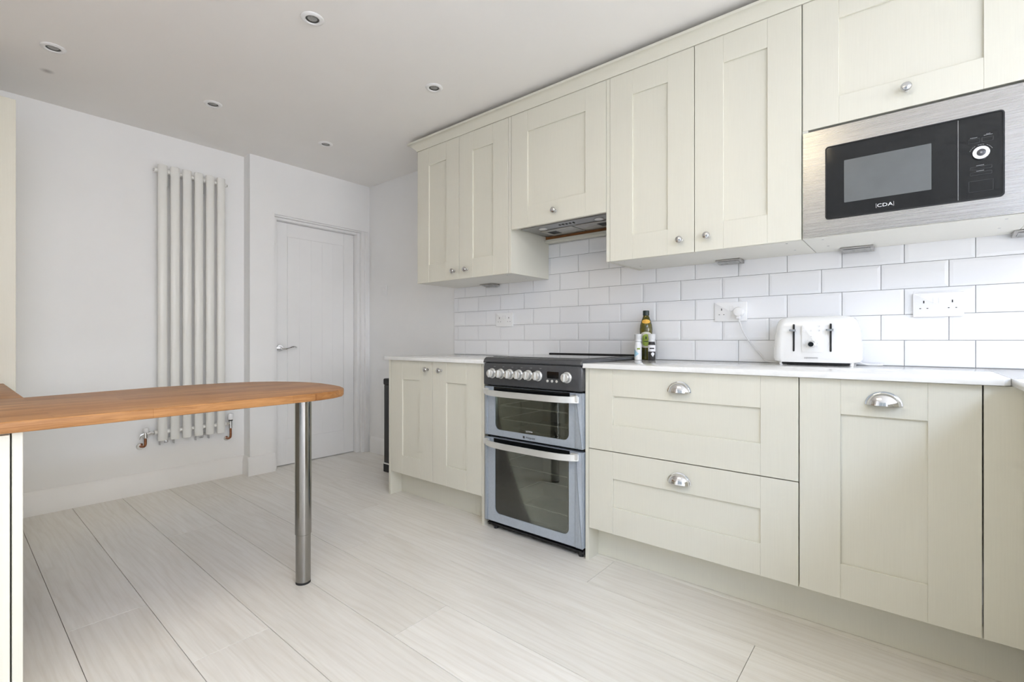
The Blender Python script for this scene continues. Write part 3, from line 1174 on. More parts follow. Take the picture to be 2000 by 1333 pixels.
print_rows('panel_print', cp, [(0.1480, 1.6065, 0.017, 5), (0.1790, 1.6085, 0.020, 6), (0.1840, 1.6120, 0.010, 3), (0.1620, 1.5180, 0.018, 6), (0.1620, 1.5010, 0.018, 6)], yM - 0.0010, 'print_grey')
for (a, b2, z0, z1) in ((0.1440, 0.1700, 1.5905, 1.6040), (0.1745, 0.2000, 1.5905, 1.6040), (0.1480, 0.1970, 1.5065, 1.5160), (0.1480, 0.1970, 1.4890, 1.4985), (0.1450, 0.2000, 1.4380, 1.4720)):
    bm = NB()
    ring_plate(bm, rrect(a, b2, z0, z1, 0.001, 2), rrect(a + 0.0006, b2 - 0.0006, z0 + 0.0006, z1 - 0.0006, 0.0006, 2), yM - 0.0014, yM - 0.0010)
    link_mesh('button_outline', bm, 'panel_line', cp)

# ------------------------------------------------------------------ under-cabinet lights
def cabinet_light(x):
    t = thing('under_cabinet_light', (x, 2.42, zUB - 0.016), 'x', 'light', 'lights under the wall cabinets')
    bm = NB()
    tb = bmesh.new()
    pr = [(2.375, zUB - 0.0006), (2.452, zUB - 0.0006), (2.452, zUB - 0.016), (2.440, zUB - 0.016), (2.375, zUB - 0.006)]
    A = [tb.verts.new((x - 0.055, y, z)) for y, z in pr]
    B = [tb.verts.new((x + 0.055, y, z)) for y, z in pr]
    for k in range(5):
        tb.faces.new((A[k], A[(k + 1) % 5], B[(k + 1) % 5], B[k]))
    tb.faces.new(A[::-1])
    tb.faces.new(B)
    bmesh.ops.recalc_face_normals(tb, faces=tb.faces)
    bmesh.ops.bevel(tb, geom=list(tb.edges), offset=0.001, segments=1, affect='EDGES')
    join(bm, tb)
    link_mesh('housing', bm, 'steel_brushed', t)
    bm = NB()
    tb = bmesh.new()
    vs = [tb.verts.new(p) for p in ((x - 0.045, 2.386, zUB - 0.0082), (x + 0.045, 2.386, zUB - 0.0082), (x + 0.045, 2.432, zUB - 0.0154), (x - 0.045, 2.432, zUB - 0.0154))]
    f = tb.faces.new(vs)
    r = bmesh.ops.extrude_face_region(tb, geom=[f])
    bmesh.ops.translate(tb, vec=(0, -0.0004, -0.0008), verts=[e for e in r['geom'] if isinstance(e, bmesh.types.BMVert)])
    bmesh.ops.recalc_face_normals(tb, faces=tb.faces)
    join(bm, tb)
    link_mesh('lens', bm, 'lamp_glass', t)
    return t


cl0 = cabinet_light(-0.655)
cl0['label'] = 'steel wedge light under the cabinet above the plugged-in socket'
for x, lb in ((-2.185, 'steel wedge light under the far left wall cabinet'), (-0.163, 'steel wedge light under the left half of the microwave'),
              (0.335, 'steel wedge light under the corner cabinet at the right edge')):
    c = copy_tree(cl0, None, (x + 0.655, 0, 0))
    c['label'] = lb

# ------------------------------------------------------------------ cooker
t = thing('cooker', (-1.4085, 2.14, 0), 'freestanding grey electric double-oven cooker with silver knobs and bar handles', 'cooker')
kx0, kx1 = -1.7035, -1.1135
yK = yB - 0.012
xm = (kx0 + kx1) / 2
bm = NB()
open_sides = bm
box(bm, kx0 + 0.002, kx0 + 0.012, yK + 0.02, 2.43, 0.035, 0.868)
box(bm, kx1 - 0.012, kx1 - 0.002, yK + 0.02, 2.43, 0.035, 0.868)
box(bm, kx0 + 0.012, kx1 - 0.012, 2.42, 2.43, 0.035, 0.868)
box(bm, kx0 + 0.012, kx1 - 0.012, yK + 0.03, 2.42, 0.735, 0.868)
box(bm, kx0 + 0.012, kx1 - 0.012, yK + 0.035, 2.42, 0.472, 0.488)
box(bm, kx0 + 0.012, kx1 - 0.012, yK + 0.035, 2.42, 0.035, 0.050)
link_mesh('body', bm, 'black_matt', t)
for z0, z1 in ((0.489, 0.734), (0.051, 0.471)):
    bm = NB()
    xa, xb, ya, yb = kx0 + 0.05, kx1 - 0.05, yK + 0.036, 2.30
    box(bm, kx0 + 0.0125, xa, ya, yb, z0, z1)
    box(bm, xb, kx1 - 0.0125, ya, yb, z0, z1)
    box(bm, xa, xb, yb - 0.01, yb, z0, z1)
    box(bm, xa, xb, ya, yb - 0.01, z0, z0 + 0.012)
    box(bm, xa, xb, ya, yb - 0.01, z1 - 0.012, z1)
    cav = link_mesh('oven_cavity', bm, 'oven_cavity', t)
    for zr in ((0.565, 0.635) if z0 > 0.4 else (0.155, 0.335)):
        bm = NB()
        tube(bm, [(xa + 0.004, ya + 0.010, zr), (xb - 0.004, ya + 0.010, zr)], 0.0030, 8, 1)
        tube(bm, [(xa + 0.004, yb - 0.03, zr), (xb - 0.004, yb - 0.03, zr)], 0.0028, 8, 1)
        for xx in (xa + 0.004, xb - 0.004):
            tube(bm, [(xx, ya + 0.010, zr), (xx, yb - 0.03, zr)], 0.0022, 6, 1)
        tube(bm, [(xa + 0.006, ya + 0.011, zr), (xa + 0.006, ya + 0.011, zr + 0.035)], 0.0022, 6, 1)
        link_mesh('rack', bm, 'rack_chrome', cav)

# hob: enamel surround with rounded front, black glass
bm = NB()
tb = bmesh.new()
pf = [(yK + 0.030, 0.8600), (yK - 0.012, 0.8600), (yK - 0.017, 0.8660), (yK - 0.014, 0.8760), (yK - 0.004, 0.8850), (yK + 0.012, 0.8885), (2.430, 0.8885), (2.430, 0.8700), (yK + 0.030, 0.8700)]
A = [tb.verts.new((kx0 - 0.001, y, z)) for y, z in pf]
B = [tb.verts.new((kx1 + 0.003, y, z)) for y, z in pf]
n = len(pf)
for k in range(n):
    tb.faces.new((A[k], A[(k + 1) % n], B[(k + 1) % n], B[k]))
tb.faces.new(A[::-1])
tb.faces.new(B)
bmesh.ops.recalc_face_normals(tb, faces=tb.faces)
es = [e for e in tb.edges if all(abs(v.co.x - e.verts[0].co.x) < 1e-6 for v in e.verts) and min(v.co.z for v in e.verts) > 0.865 and min(v.co.y for v in e.verts) < yK + 0.1]
bmesh.ops.bevel(tb, geom=es, offset=0.009, segments=3, affect='EDGES', profile=0.5)
join(bm, tb)
hob = link_mesh('hob_surround', bm, 'hob_enamel', t)
bm = NB()
plate_pts = rrect(kx0 + 0.018, kx1 - 0.018, yK + 0.035, 2.405, 0.012, 4)
prism(bm, plate_pts, 0.8886, 0.8912, 0.001, 1)
gl_ = link_mesh('hob_glass', bm, 'hob_glass', hob)
bm = NB()
box(bm, kx0 + 0.01, kx1 - 0.01, 2.408, 2.429, 0.8886, 0.8975, 0.002)
link_mesh('rear_trim', bm, 'black_matt', hob)

# control fascia
bm = NB()
tb = bmesh.new()
loop = rrect(kx0 - 0.0005, kx1 + 0.0015, 0.7445, 0.8592, (0.004, 0.008, 0.02, 0.02), 5)
n = len(loop)
R = []
for sc_, y in ((0.0, yK + 0.03), (0.0, yK - 0.008), (0.004, yK - 0.014), (0.012, yK - 0.0165)):
    cxm, czm = xm, 0.802
    R.append([tb.verts.new((p[0] - math.copysign(sc_, p[0] - cxm), y, p[1] - math.copysign(sc_ * 0.6, p[1] - czm))) for p in loop])
for P, Q in zip(R[:-1], R[1:]):
    for k in range(n):
        tb.faces.new((P[k], P[(k + 1) % n], Q[(k + 1) % n], Q[k]))
tb.faces.new(R[-1])
tb.faces.new(R[0][::-1])
bmesh.ops.recalc_face_normals(tb, faces=tb.faces)
join(bm, tb)
cpn = link_mesh('control_panel', bm, 'hob_enamel', t)
yF = yK - 0.0165
for x in (-1.6395, -1.5815, -1.5235, -1.4655, -1.4075, -1.3515, -1.1890):
    bm = NB()
    M = Matrix.Translation((x, yF, 0.8055)) @ Matrix.Rotation(PI / 2, 4, 'X')
    lathe(bm, [(0.0255, -0.002), (0.0255, 0.003), (0.0235, 0.006), (0.0215, 0.008), (0.0205, 0.022), (0.0185, 0.0255), (0.0, 0.0265)], M, 28)
    kb = link_mesh('knob', bm, 'handle_silver', cpn)
    bm = NB()
    box(bm, x - 0.0045, x + 0.0045, yF - 0.0330, yF - 0.0240, 0.8055 - 0.019, 0.8055 + 0.019, 0.003, 2)
    link_mesh('grip', bm, 'handle_silver', kb)
    bm = NB()
    box(bm, x - 0.0008, x + 0.0008, yF - 0.0335, yF - 0.0330, 0.8055 + 0.004, 0.8055 + 0.017)
    link_mesh('pointer', bm, 'print_black', kb)
bm = NB()
plate(bm, rrect(-1.2985, -1.2335, 0.7975, 0.8285, 0.003, 3), yF - 0.0010, yF + 0.002)
link_mesh('clock_display', bm, 'black_gloss', cpn)
for x in (-1.2960, -1.2700, -1.2445):
    bm = NB()
    M = Matrix.Translation((x, yF, 0.7845)) @ Matrix.Rotation(PI / 2, 4, 'X')
    lathe(bm, [(0.0060, -0.001), (0.0060, 0.0025), (0.0045, 0.0035), (0, 0.0035)], M, 16)
    link_mesh('button', bm, 'handle_silver', cpn)
items = []
for k, x in enumerate((-1.6395, -1.5815, -1.5235, -1.4655, -1.4075, -1.3515)):
    items.append((x + 0.010, 0.8400, 0.012, 3))
print_rows('panel_print', cpn, items, yF, 'print_grey')


def oven_door(z0, z1, gz0, gz1, hz, name):
    bm = NB()
    gl = rrect(-1.6370, -1.1895, gz0, gz1, (0.030, 0.030, 0.004, 0.004), 6)
    ol = rrect(kx0 + 0.001, kx1 - 0.001, z0, z1, 0.003, 6)
    ring_plate(bm, ol, gl, yK, yK + 0.032)
    fr = link_mesh(name, bm, 'cooker_silver', t)
    bm = NB()                       # rounded silver edge strips on both sides
    for a, b2 in ((kx0 + 0.0005, kx0 + 0.0185), (kx1 - 0.0405, kx1 - 0.0005)):
        plate(bm, rrect(a, b2, z0, z1, 0.002, 2), yK - 0.006, yK - 0.0002, 0.004, 2)
    link_mesh('edge_trim', bm, 'cooker_silver', fr)
    bm = NB()
    plate(bm, rrect(-1.6368, -1.1897, gz0 + 0.0002, gz1 - 0.0002, (0.0298, 0.0298, 0.0038, 0.0038), 6), yK + 0.004, yK + 0.008)
    link_mesh('glass', bm, 'oven_glass', fr)
    bm = NB()                       # printed dark border on the inside of the glass
    ring_plate(bm, rrect(-1.6366, -1.1899, gz0 + 0.0004, gz1 - 0.0004, (0.0296, 0.0296, 0.0036, 0.0036), 6),
               rrect(-1.6240, -1.2020, gz0 + 0.014, gz1 - 0.010, (0.024, 0.024, 0.004, 0.004), 6), yK + 0.0085, yK + 0.0100)
    link_mesh('glass_border', bm, 'oven_mask', fr)
    bm = NB()                       # black strip behind the handle
    box(bm, -1.6420, -1.1845, yK - 0.0025, yK - 0.0003, gz1 + 0.001, z1 - 0.001)
    link_mesh('black_strip', bm, 'black_gloss', fr)
    bm = NB()                       # bowed flat bar
    xs = [kx0 + 0.010, kx0 + 0.030, kx0 + 0.060] + [kx0 + 0.10 + i * (kx1 - kx0 - 0.20) / 6 for i in range(7)] + [kx1 - 0.060, kx1 - 0.030, kx1 - 0.018]
    tb = bmesh.new()
    prev = None
    a0, a1 = xs[0], xs[-1]
    for x in xs:
        u = (x - a0) / (a1 - a0) * 2 - 1
        yo = yK - 0.0062 - 0.046 * (1 - abs(u) ** 5)
        ring = [tb.verts.new(p) for p in ((x, yo - 0.006, hz - 0.0142), (x, yo - 0.006, hz + 0.0142), (x, yo, hz + 0.0147), (x, yo, hz - 0.0147))]
        if prev:
            for k in range(4):
                tb.faces.new((prev[k], prev[(k + 1) % 4], ring[(k + 1) % 4], ring[k]))
        else:
            tb.faces.new(ring[::-1])
        prev = ring
    tb.faces.new(prev)
    bmesh.ops.recalc_face_normals(tb, faces=tb.faces)
    join(bm, tb)
    h = link_mesh('bar_handle', bm, 'handle_silver', fr)
    for a in (kx0 + 0.004, ):
        bm = NB()
        box(bm, a, a + 0.034, yK - 0.022, yK - 0.0062, hz - 0.010, hz + 0.020, 0.003, 2)
        link_mesh('handle_mount', bm, 'handle_silver', h)
    bm = NB()
    box(bm, kx1 - 0.055, kx1 - 0.021, yK - 0.022, yK - 0.0062, hz - 0.010, hz + 0.020, 0.003, 2)
    link_mesh('handle_mount', bm, 'handle_silver', h)
    return fr


f1 = oven_door(0.4870, 0.7370, 0.5180, 0.7000, 0.7080, 'upper_oven_door')
f2 = oven_door(0.0450, 0.4735, 0.0890, 0.4350, 0.4500, 'lower_oven_door')
lettering('lettering', 'ULTIMA', 0.0105, text_at(-1.4190, yK + 0.0036, 0.5295), 'print_white', f1, 0.0002, 1.15)
lettering('lettering', 'Hotpoint', 0.0150, text_at(-1.4080, yK - 0.0004, 0.5010), 'print_black', f1, 0.0003, 1.0)
bm = NB()
box(bm, -1.4540, -1.4440, yK - 0.0008, yK - 0.0002, 0.4955, 0.5070)
link_mesh('logo_square', bm, 'print_black', f1)
bm = NB()
box(bm, kx0 + 0.006, kx1 - 0.004, yK + 0.020, yK + 0.040, 0.014, 0.0440)
box(bm, kx0 + 0.010, kx1 - 0.012, yK + 0.008, yK + 0.0205, 0.0260, 0.0310)
link_mesh('kick_plate', bm, 'black_matt', t)
for x in (kx0 + 0.05, kx1 - 0.028):
    for y in (yK + 0.028, 2.36):
        bm = NB()
        cyl(bm, (x, y, 0.0), (x, y, 0.036), 0.011, 14)
        link_mesh('foot', bm, 'black_matt', t)


# ------------------------------------------------------------------ sockets and switch
def socket(x0, x1, z0, z1, label):
    yS = yT - 0.0090
    t = thing('double_socket', ((x0 + x1) / 2, yS, (z0 + z1) / 2), label, 'socket', 'double sockets on the tiles')
    bm = NB()
    plate(bm, rrect(x0, x1, z0, z1, 0.004, 4), yS - 0.0100, yS, 0.0015, 2)
    pl = link_mesh('face_plate', bm, 'white_plastic', t)
    w, h = x1 - x0, z1 - z0
    yf = yS - 0.0100
    for cx in (x0 + 0.22 * w, x0 + 0.78 * w):
        bm = NB()
        box(bm, cx - 0.0019, cx + 0.0019, yf - 0.0004, yf + 0.001, z0 + 0.57 * h, z0 + 0.68 * h)
        for dx in (-0.0105, 0.0105):
            box(bm, cx + dx - 0.0026, cx + dx + 0.0026, yf - 0.0004, yf + 0.001, z0 + 0.340 * h, z0 + 0.370 * h)
        link_mesh('pin_holes', bm, 'socket_hole', t)
    for cx in (x0 + 0.445 * w, x0 + 0.555 * w):
        bm = NB()
        tb = bmesh.new()
        zz0, zz1 = z0 + 0.54 * h, z0 + 0.80 * h
        pr = [(yf + 0.001, zz0), (yf - 0.0030, zz0), (yf - 0.0012, (zz0 + zz1) / 2), (yf - 0.0016, zz1), (yf + 0.001, zz1)]
        A = [tb.verts.new((cx - 0.0058, y, z)) for y, z in pr]
        B = [tb.verts.new((cx + 0.0058, y, z)) for y, z in pr]
        for k in range(5):
            tb.faces.new((A[k], A[(k + 1) % 5], B[(k + 1) % 5], B[k]))
        tb.faces.new(A[::-1])
        tb.faces.new(B)
        bmesh.ops.recalc_face_normals(tb, faces=tb.faces)
        join(bm, tb)
        link_mesh('rocker', bm, 'white_plastic', t)
    return t


s0 = socket(0.0120, 0.1580, 1.0640, 1.1560, 'white double socket on the tiles right of the toaster, nothing plugged in')
c = copy_tree(s0, None, (-0.7450, 0, 0.0010))
c['label'] = 'white double socket left of the toaster with a plug in it'
c = copy_tree(s0, None, (-2.1700, 0, 0.0010))
c['label'] = 'white double socket on the tiles left of the cooker'
bm = NB()
t = thing('light_switch', (-3.437, yT, 1.391), 'square light switch on the white wall beside the door', 'switch')
plate(bm, rrect(-3.480, -3.394, 1.348, 1.434, 0.004, 3), yT - 0.0090, yT - 0.0003, 0.001, 1)
link_mesh('face_plate', bm, 'white_plastic', t)
bm = NB()
plate(bm, rrect(-3.446, -3.428, 1.376, 1.406, 0.002, 3), yT - 0.0120, yT - 0.0091, 0.001, 1)
link_mesh('rocker', bm, 'white_plastic', t)

# ------------------------------------------------------------------ radiator
t = thing('radiator', (xD + 0.05, 1.127, 0.33), 'tall white designer radiator of six upright tubes with chrome valves', 'radiator')
tubes_y = [0.9575 + k * 0.0680 for k in range(6)]
rx = xD + 0.062
for y in tubes_y:
    bm = NB()
    n = 24
    lp = [(rx + 0.0165 * math.cos(2 * PI * k / n), y + 0.0262 * math.sin(2 * PI * k / n)) for k in range(n)]
    prism(bm, lp, 0.330, 2.1000, 0.004, 2)
    link_mesh('tube', bm, 'radiator_enamel', t)
for z in (0.385, 2.062):
    bm = NB()
    cyl(bm, (rx - 0.019, tubes_y[0] - 0.040, z), (rx - 0.019, tubes_y[-1] + 0.040, z), 0.0135, 18, 0.002)
    cn = link_mesh('collector_pipe', bm, 'radiator_enamel', t)
    for k in range(5):
        bm = NB()
        sphere(bm, (rx - 0.010, (tubes_y[k] + tubes_y[k + 1]) / 2, z), 0.0125, 14)
        link_mesh('joint', bm, 'radiator_enamel', cn)
bm = NB()
cyl(bm, (rx - 0.019, tubes_y[0] - 0.046, 2.062), (rx - 0.019, tubes_y[0] - 0.040, 2.062), 0.008, 14)
cyl(bm, (rx - 0.019, tubes_y[-1] + 0.040, 2.062), (rx - 0.019, tubes_y[-1] + 0.046, 2.062), 0.008, 14)
link_mesh('vent_plug', bm, 'knob_metal', t)
for y, zz in ((0.9915, 2.01), (1.1955, 2.01), (0.9915, 0.352), (1.1955, 0.352)):
    bm = NB()
    box(bm, xD + 0.0003, xD + 0.004, y - 0.009, y + 0.009, zz - 0.05, zz + 0.05, 0.001)
    box(bm, xD + 0.004, rx - 0.022, y - 0.0025, y + 0.0025, zz - 0.04, zz + 0.04)
    if zz < 1:
        box(bm, xD + 0.004, xD + 0.030, y - 0.040, y - 0.036, zz - 0.055, zz - 0.015)
        box(bm, xD + 0.004, xD + 0.030, y + 0.036, y + 0.040, zz - 0.055, zz - 0.015)
        box(bm, xD + 0.0003, xD + 0.004, y - 0.040, y + 0.040, zz - 0.030, zz - 0.015)
    link_mesh('wall_bracket', bm, 'knob_metal', t)
# left lockshield valve
vx = rx - 0.019
bm = NB()
cyl(bm, (vx, 0.862, 0.385), (vx, 0.916, 0.385), 0.0085, 14)
cyl(bm, (vx, 0.893, 0.385), (vx, 0.908, 0.385), 0.0135, 6)
cyl(bm, (vx, 0.872, 0.355), (vx, 0.872, 0.392), 0.0110, 14, 0.002)
cyl(bm, (vx, 0.846, 0.376), (vx, 0.866, 0.385), 0.0070, 10)
tube(bm, [(vx, 0.850, 0.385), (vx + 0.004, 0.846, 0.372), (vx + 0.004, 0.842, 0.352)], 0.0035, 8)
lv = link_mesh('valve', bm, 'chrome', t)
bm = NB()
lathe(bm, [(0.0135, 0.392), (0.0145, 0.394), (0.0150, 0.416), (0.012, 0.421), (0, 0.421)], Matrix.Translation((vx, 0.876, 0)), 20)
link_mesh('valve_cap', bm, 'white_plastic', lv)
bm = NB()
tube(bm, [(vx, 0.872, 0.356), (vx, 0.872, 0.322), (vx - 0.006, 0.868, 0.306), (vx - 0.022, 0.860, 0.302), (xD + 0.004, 0.856, 0.302)], 0.0075, 12)
link_mesh('pipe', bm, 'copper', lv)
bm = NB()
cyl(bm, (xD + 0.0003, 0.856, 0.302), (xD + 0.006, 0.856, 0.302), 0.021, 24, 0.002)
link_mesh('pipe_collar', bm, 'chrome', lv)
# right thermostatic valve
ry = 1.366
bm = NB()
cyl(bm, (vx, 1.330, 0.385), (vx, ry, 0.385), 0.0085, 14)
cyl(bm, (vx, 1.338, 0.385), (vx, 1.352, 0.385), 0.0130, 6)
cyl(bm, (vx, ry, 0.350), (vx, ry, 0.404), 0.0115, 14, 0.002)
rv = link_mesh('valve', bm, 'chrome', t)
bm = NB()
cyl(bm, (vx, ry, 0.404), (vx, ry, 0.411), 0.0135, 18)
link_mesh('black_ring', bm, 'black_matt', rv)
bm = NB()
lathe(bm, [(0.0150, 0.411), (0.0178, 0.415), (0.0178, 0.447), (0.0150, 0.455), (0, 0.457)], Matrix.Translation((vx, ry, 0)), 24)
link_mesh('valve_head', bm, 'white_plastic', rv)
bm = NB()
tube(bm, [(vx, ry, 0.352), (vx, ry, 0.300), (vx - 0.005, ry - 0.003, 0.284), (vx - 0.020, ry - 0.008, 0.277), (xD + 0.004, ry - 0.012, 0.276)], 0.0075, 12)
link_mesh('pipe', bm, 'copper', rv)
bm = NB()
cyl(bm, (xD + 0.0003, ry - 0.012, 0.276), (xD + 0.006, ry - 0.012, 0.276), 0.017, 24, 0.002)
link_mesh('pipe_collar', bm, 'chrome', rv)

# ------------------------------------------------------------------ ceiling downlights
def downlight(x, y, label):
    t = thing('ceiling_downlight', (x, y, zC), label, 'downlight', 'downlights in the ceiling')
    M = Matrix.Translation((x, y, zC - 0.0003)) @ Matrix.Rotation(PI, 4, 'X')
    bm = NB()
    lathe(bm, [(0.0235, 0.0), (0.0455, 0.0), (0.0455, 0.002), (0.0425, 0.0050), (0.0330, 0.0075), (0.0285, 0.0062), (0.0262, 0.0010)], M, 36)
    r = link_mesh('bezel', bm, 'white_plastic', t)
    bm = NB()
    lathe(bm, [(0.0262, 0.0004), (0.0262, 0.0030), (0.0190, 0.0020), (0.0190, 0.0004)], M, 30)
    link_mesh('inner_ring', bm, 'lamp_inner', t)
    bm = NB()
    lathe(bm, [(0.0185, 0.0004), (0.0185, 0.0016), (0.010, 0.0026), (0, 0.0030)], M, 26)
    link_mesh('bulb_face', bm, 'lamp_glass', t)
    return t


dl0 = downlight(-1.917, 1.019, 'white ceiling downlight nearest the camera, high at the top of the photo')
for x, y, lb in ((-3.024, 0.366, 'white ceiling downlight at the far left beside the damp spot'), (-1.943, 1.708, 'white ceiling downlight close to the cornice'),
                 (-3.045, 1.029, 'white ceiling downlight in front of the radiator'), (-3.071, 1.727, 'white ceiling downlight in front of the far door')):
    c = copy_tree(dl0, None, (x + 1.917, y - 1.019, 0))
    c['label'] = lb

# ------------------------------------------------------------------ oak peninsula, leg, cabinets at the left
zO, tO = 0.7740, 0.0290
outl = [(-1.700, yL + 0.003), (-1.700, 0.30), (-1.712, 0.60), (-1.717, 0.88), (-1.724, 0.950), (-1.745, 1.020), (-1.782, 1.075), (-1.832, 1.112), (-1.910, 1.142), (-2.000, 1.158),
        (-2.106, 1.166), (-2.196, 1.158), (-2.285, 1.130), (-2.372, 1.078), (-2.432, 1.000), (-2.466, 0.900), (-2.478, 0.790), (-2.470, 0.600), (-2.385, 0.214), (-2.385, yL + 0.003)]
t = thing('breakfast_bar', (-2.05, 0.5, 0), 'round-ended oak breakfast bar on a steel leg', 'worktop')
bm = NB()
prism(bm, outl, zO - tO, zO, 0.004, 3)
link_mesh('oak_top', bm, 'oak_block', t)
lx, ly = -1.8795, 0.9605
bm = NB()
lathe(bm, [(0.0275, 0.0), (0.0285, 0.001), (0.0285, 0.008), (0.0275, 0.009)], Matrix.Translation((lx, ly, 0)), 32)
bm2 = NB()
lathe(bm2, [(0.0285, 0.0095), (0.0285, 0.197)], Matrix.Translation((lx, ly, 0)), 40)
bm3 = NB()
lathe(bm3, [(0.0280, 0.1970), (0.0310, 0.1985), (0.0310, zO - tO - 0.0005)], Matrix.Translation((lx, ly, 0)), 40)
lg = link_mesh('leg', bm3, 'leg_steel', t)
lg['label'] = 'round brushed steel leg with a narrower foot'
link_mesh('leg_foot', bm2, 'leg_steel', lg)
link_mesh('foot_pad', bm, 'rubber_black', lg)

bm = NB()
prism(bm, [(-2.3855, yL + 0.003), (-2.3855, 0.214), (-3.236, 0.224), (-3.236, yL + 0.003)], zO - tO, zO, 0.003, 2)
tag(link_mesh('oak_worktop', bm, 'oak_block'), 'oak worktop running from the breakfast bar to the tall cabinet at the left edge', 'worktop')

PX = Matrix.Rotation(PI / 2, 4, 'Z')         # local (x, y) -> (-y, x): fronts that face +X
t = thing('peninsula_cabinet', (-2.0, -0.14, 0), 'cream base cabinet under the oak breakfast bar at the left edge', 'cabinet')
xpf = -1.722
bm = NB()
box(bm, -2.33, xpf - 0.023, yL + 0.004, 0.1315, 0.10, zO - tO - 0.001)
link_mesh('carcass', bm, 'cabinet_carcass', t)
bm = NB()
box(bm, -2.33, xpf, 0.1335, 0.1530, 0.0, zO - tO - 0.001, 0.001)
link_mesh('end_panel', bm, 'cabinet_paint', t)
M = Matrix.Translation((xpf, 0, 0)) @ PX
d = shaker(t, 'door', yL + 0.006, 0.1300, 0.102, zO - tO - 0.006, 0.0, M)
link_mesh('knob', knob_bm(-0.38, 0.0, 0.66), 'knob_metal', d, M)
bm = NB()
box(bm, xpf - 0.075, xpf - 0.060, yL + 0.004, 0.1325, 0.0005, 0.098)
link_mesh('plinth', bm, 'cabinet_paint', t)

t = thing('base_cabinet', (-2.8, -0.14, 0), 'cream base cabinet under the oak worktop beside the tall cabinet', 'cabinet')
bm = NB()
box(bm, -3.234, -2.335, yL + 0.004, 0.178, 0.10, zO - tO - 0.001)
link_mesh('carcass', bm, 'cabinet_carcass', t)
M180 = Matrix.Rotation(PI, 4, 'Z')           # fronts that face +Y
M = Matrix.Translation((0, 0.2005, 0)) @ M180
for a in (2.338, 2.788):
    d = shaker(t, 'door', a, a + 0.444, 0.102, zO - tO - 0.006, 0.0, M)
    link_mesh('knob', knob_bm(a + (0.40 if a < 2.5 else 0.04), 0.0, 0.70), 'knob_metal', d, M)
bm = NB()
box(bm, -3.234, -2.335, 0.110, 0.125, 0.0005, 0.098)
link_mesh('plinth', bm, 'cabinet_paint', t)

t = thing('tall_cabinet', (-3.49, -0.1, 0), 'tall cream cabinet cut off by the left edge, its side facing the room', 'cabinet')
bm = NB()
box(bm, xD + 0.004, -3.2585, yL + 0.004, 0.2425, 0.10, 2.103)
link_mesh('carcass', bm, 'cabinet_carcass', t)
bm = NB()
box(bm, -3.2580, -3.2400, yL + 0.004, 0.2640, 0.0, 2.1050, 0.001)
link_mesh('side_panel', bm, 'cabinet_paint', t)
M = Matrix.Translation((0, 0.2640, 0)) @ M180
for z0, z1 in ((0.102, 1.300), (1.304, 2.103)):
    d = shaker(t, 'door', 3.2600, -xD - 0.02, z0, z1, 0.0, M)
bm = NB()
box(bm, xD + 0.02, -3.2585, 0.180, 0.195, 0.0005, 0.098)
link_mesh('plinth', bm, 'cabinet_paint', t)

# ------------------------------------------------------------------ bin
t = thing('pedal_bin', (-2.85, 2.29, 0), 'slim black pedal bin standing against the wall beside the base cabinet', 'bin')
bx0, bx1, by0, by1 = -3.020, -2.700, 2.150, 2.425


def bin_loop(e=0.0):
    return rrect(bx0 + e, bx1 - e, by0 + e, by1 - e, 0.018, 5)


bm = NB()
prism(bm, bin_loop(0.004), 0.070, 0.640, 0.003, 2)
link_mesh('body', bm, 'bin_black', t)
bm = NB()
prism(bm, bin_loop(0.0), 0.0, 0.058, 0.003, 2)
link_mesh('base', bm, 'black_matt', t)
bm = NB()
prism(bm, bin_loop(-0.002), 0.0582, 0.0698, 0.001, 1)
link_mesh('base_ring', bm, 'chrome', t)
bm = NB()
prism(bm, bin_loop(0.0), 0.642, 0.690, 0.010, 3)
link_mesh('lid', bm, 'black_matt', t)
bm = NB()
box(bm, -2.885, -2.815, by0 - 0.045, by0 + 0.002, 0.018, 0.026, 0.002)
link_mesh('pedal', bm, 'chrome', t)

# ------------------------------------------------------------------ toaster
zc = zCT + 0.0002
t = thing('toaster', (-0.297, 2.36, zc), 'glossy white four-slice toaster with two black lever slots', 'toaster')
ty0, ty1 = 2.285, 2.440
bm = NB()
tb = bmesh.new()
cxT, L0 = -0.2965, []
levels = [(0.012, 0.139, 0.0), (0.016, 0.149, 0.0), (0.028, 0.1535, 0.0), (0.060, 0.1530, 0.001), (0.120, 0.1485, 0.003), (0.160, 0.1440, 0.006),
          (0.180, 0.1380, 0.011), (0.192, 0.1290, 0.019), (0.1990, 0.1150, 0.030), (0.2010, 0.0950, 0.045)]
for hz_, hw, ins in levels:
    rr = 0.034
    lp = rrect(cxT - hw, cxT + hw, ty0 + ins, ty1 - ins, min(rr, (ty1 - ty0 - 2 * ins) / 2 - 0.002), 6)
    L0.append([tb.verts.new((p[0], p[1], zc + hz_)) for p in lp])
n = len(L0[0])
for P, Q in zip(L0[:-1], L0[1:]):
    for k in range(n):
        tb.faces.new((P[k], P[(k + 1) % n], Q[(k + 1) % n], Q[k]))
tb.faces.new(L0[-1])
tb.faces.new(L0[0][::-1])
bmesh.ops.recalc_face_normals(tb, faces=tb.faces)
join(bm, tb)
body = link_mesh('body', bm, 'toaster_white', t)
bm = NB()
plate(bm, rrect(cxT - 0.118, cxT + 0.118, zc + 0.0035, zc + 0.0118, 0.001, 2), ty0 + 0.012, ty1 - 0.012)
link_mesh('base', bm, 'black_matt', t)
for x in (cxT - 0.1225, cxT + 0.1225):
    for y in (ty0 + 0.020, ty1 - 0.020):
        bm = NB()
        cyl(bm, (x, y, zc), (x, y, zc + 0.014), 0.0075, 14)
        link_mesh('foot', bm, 'white_plastic', t)
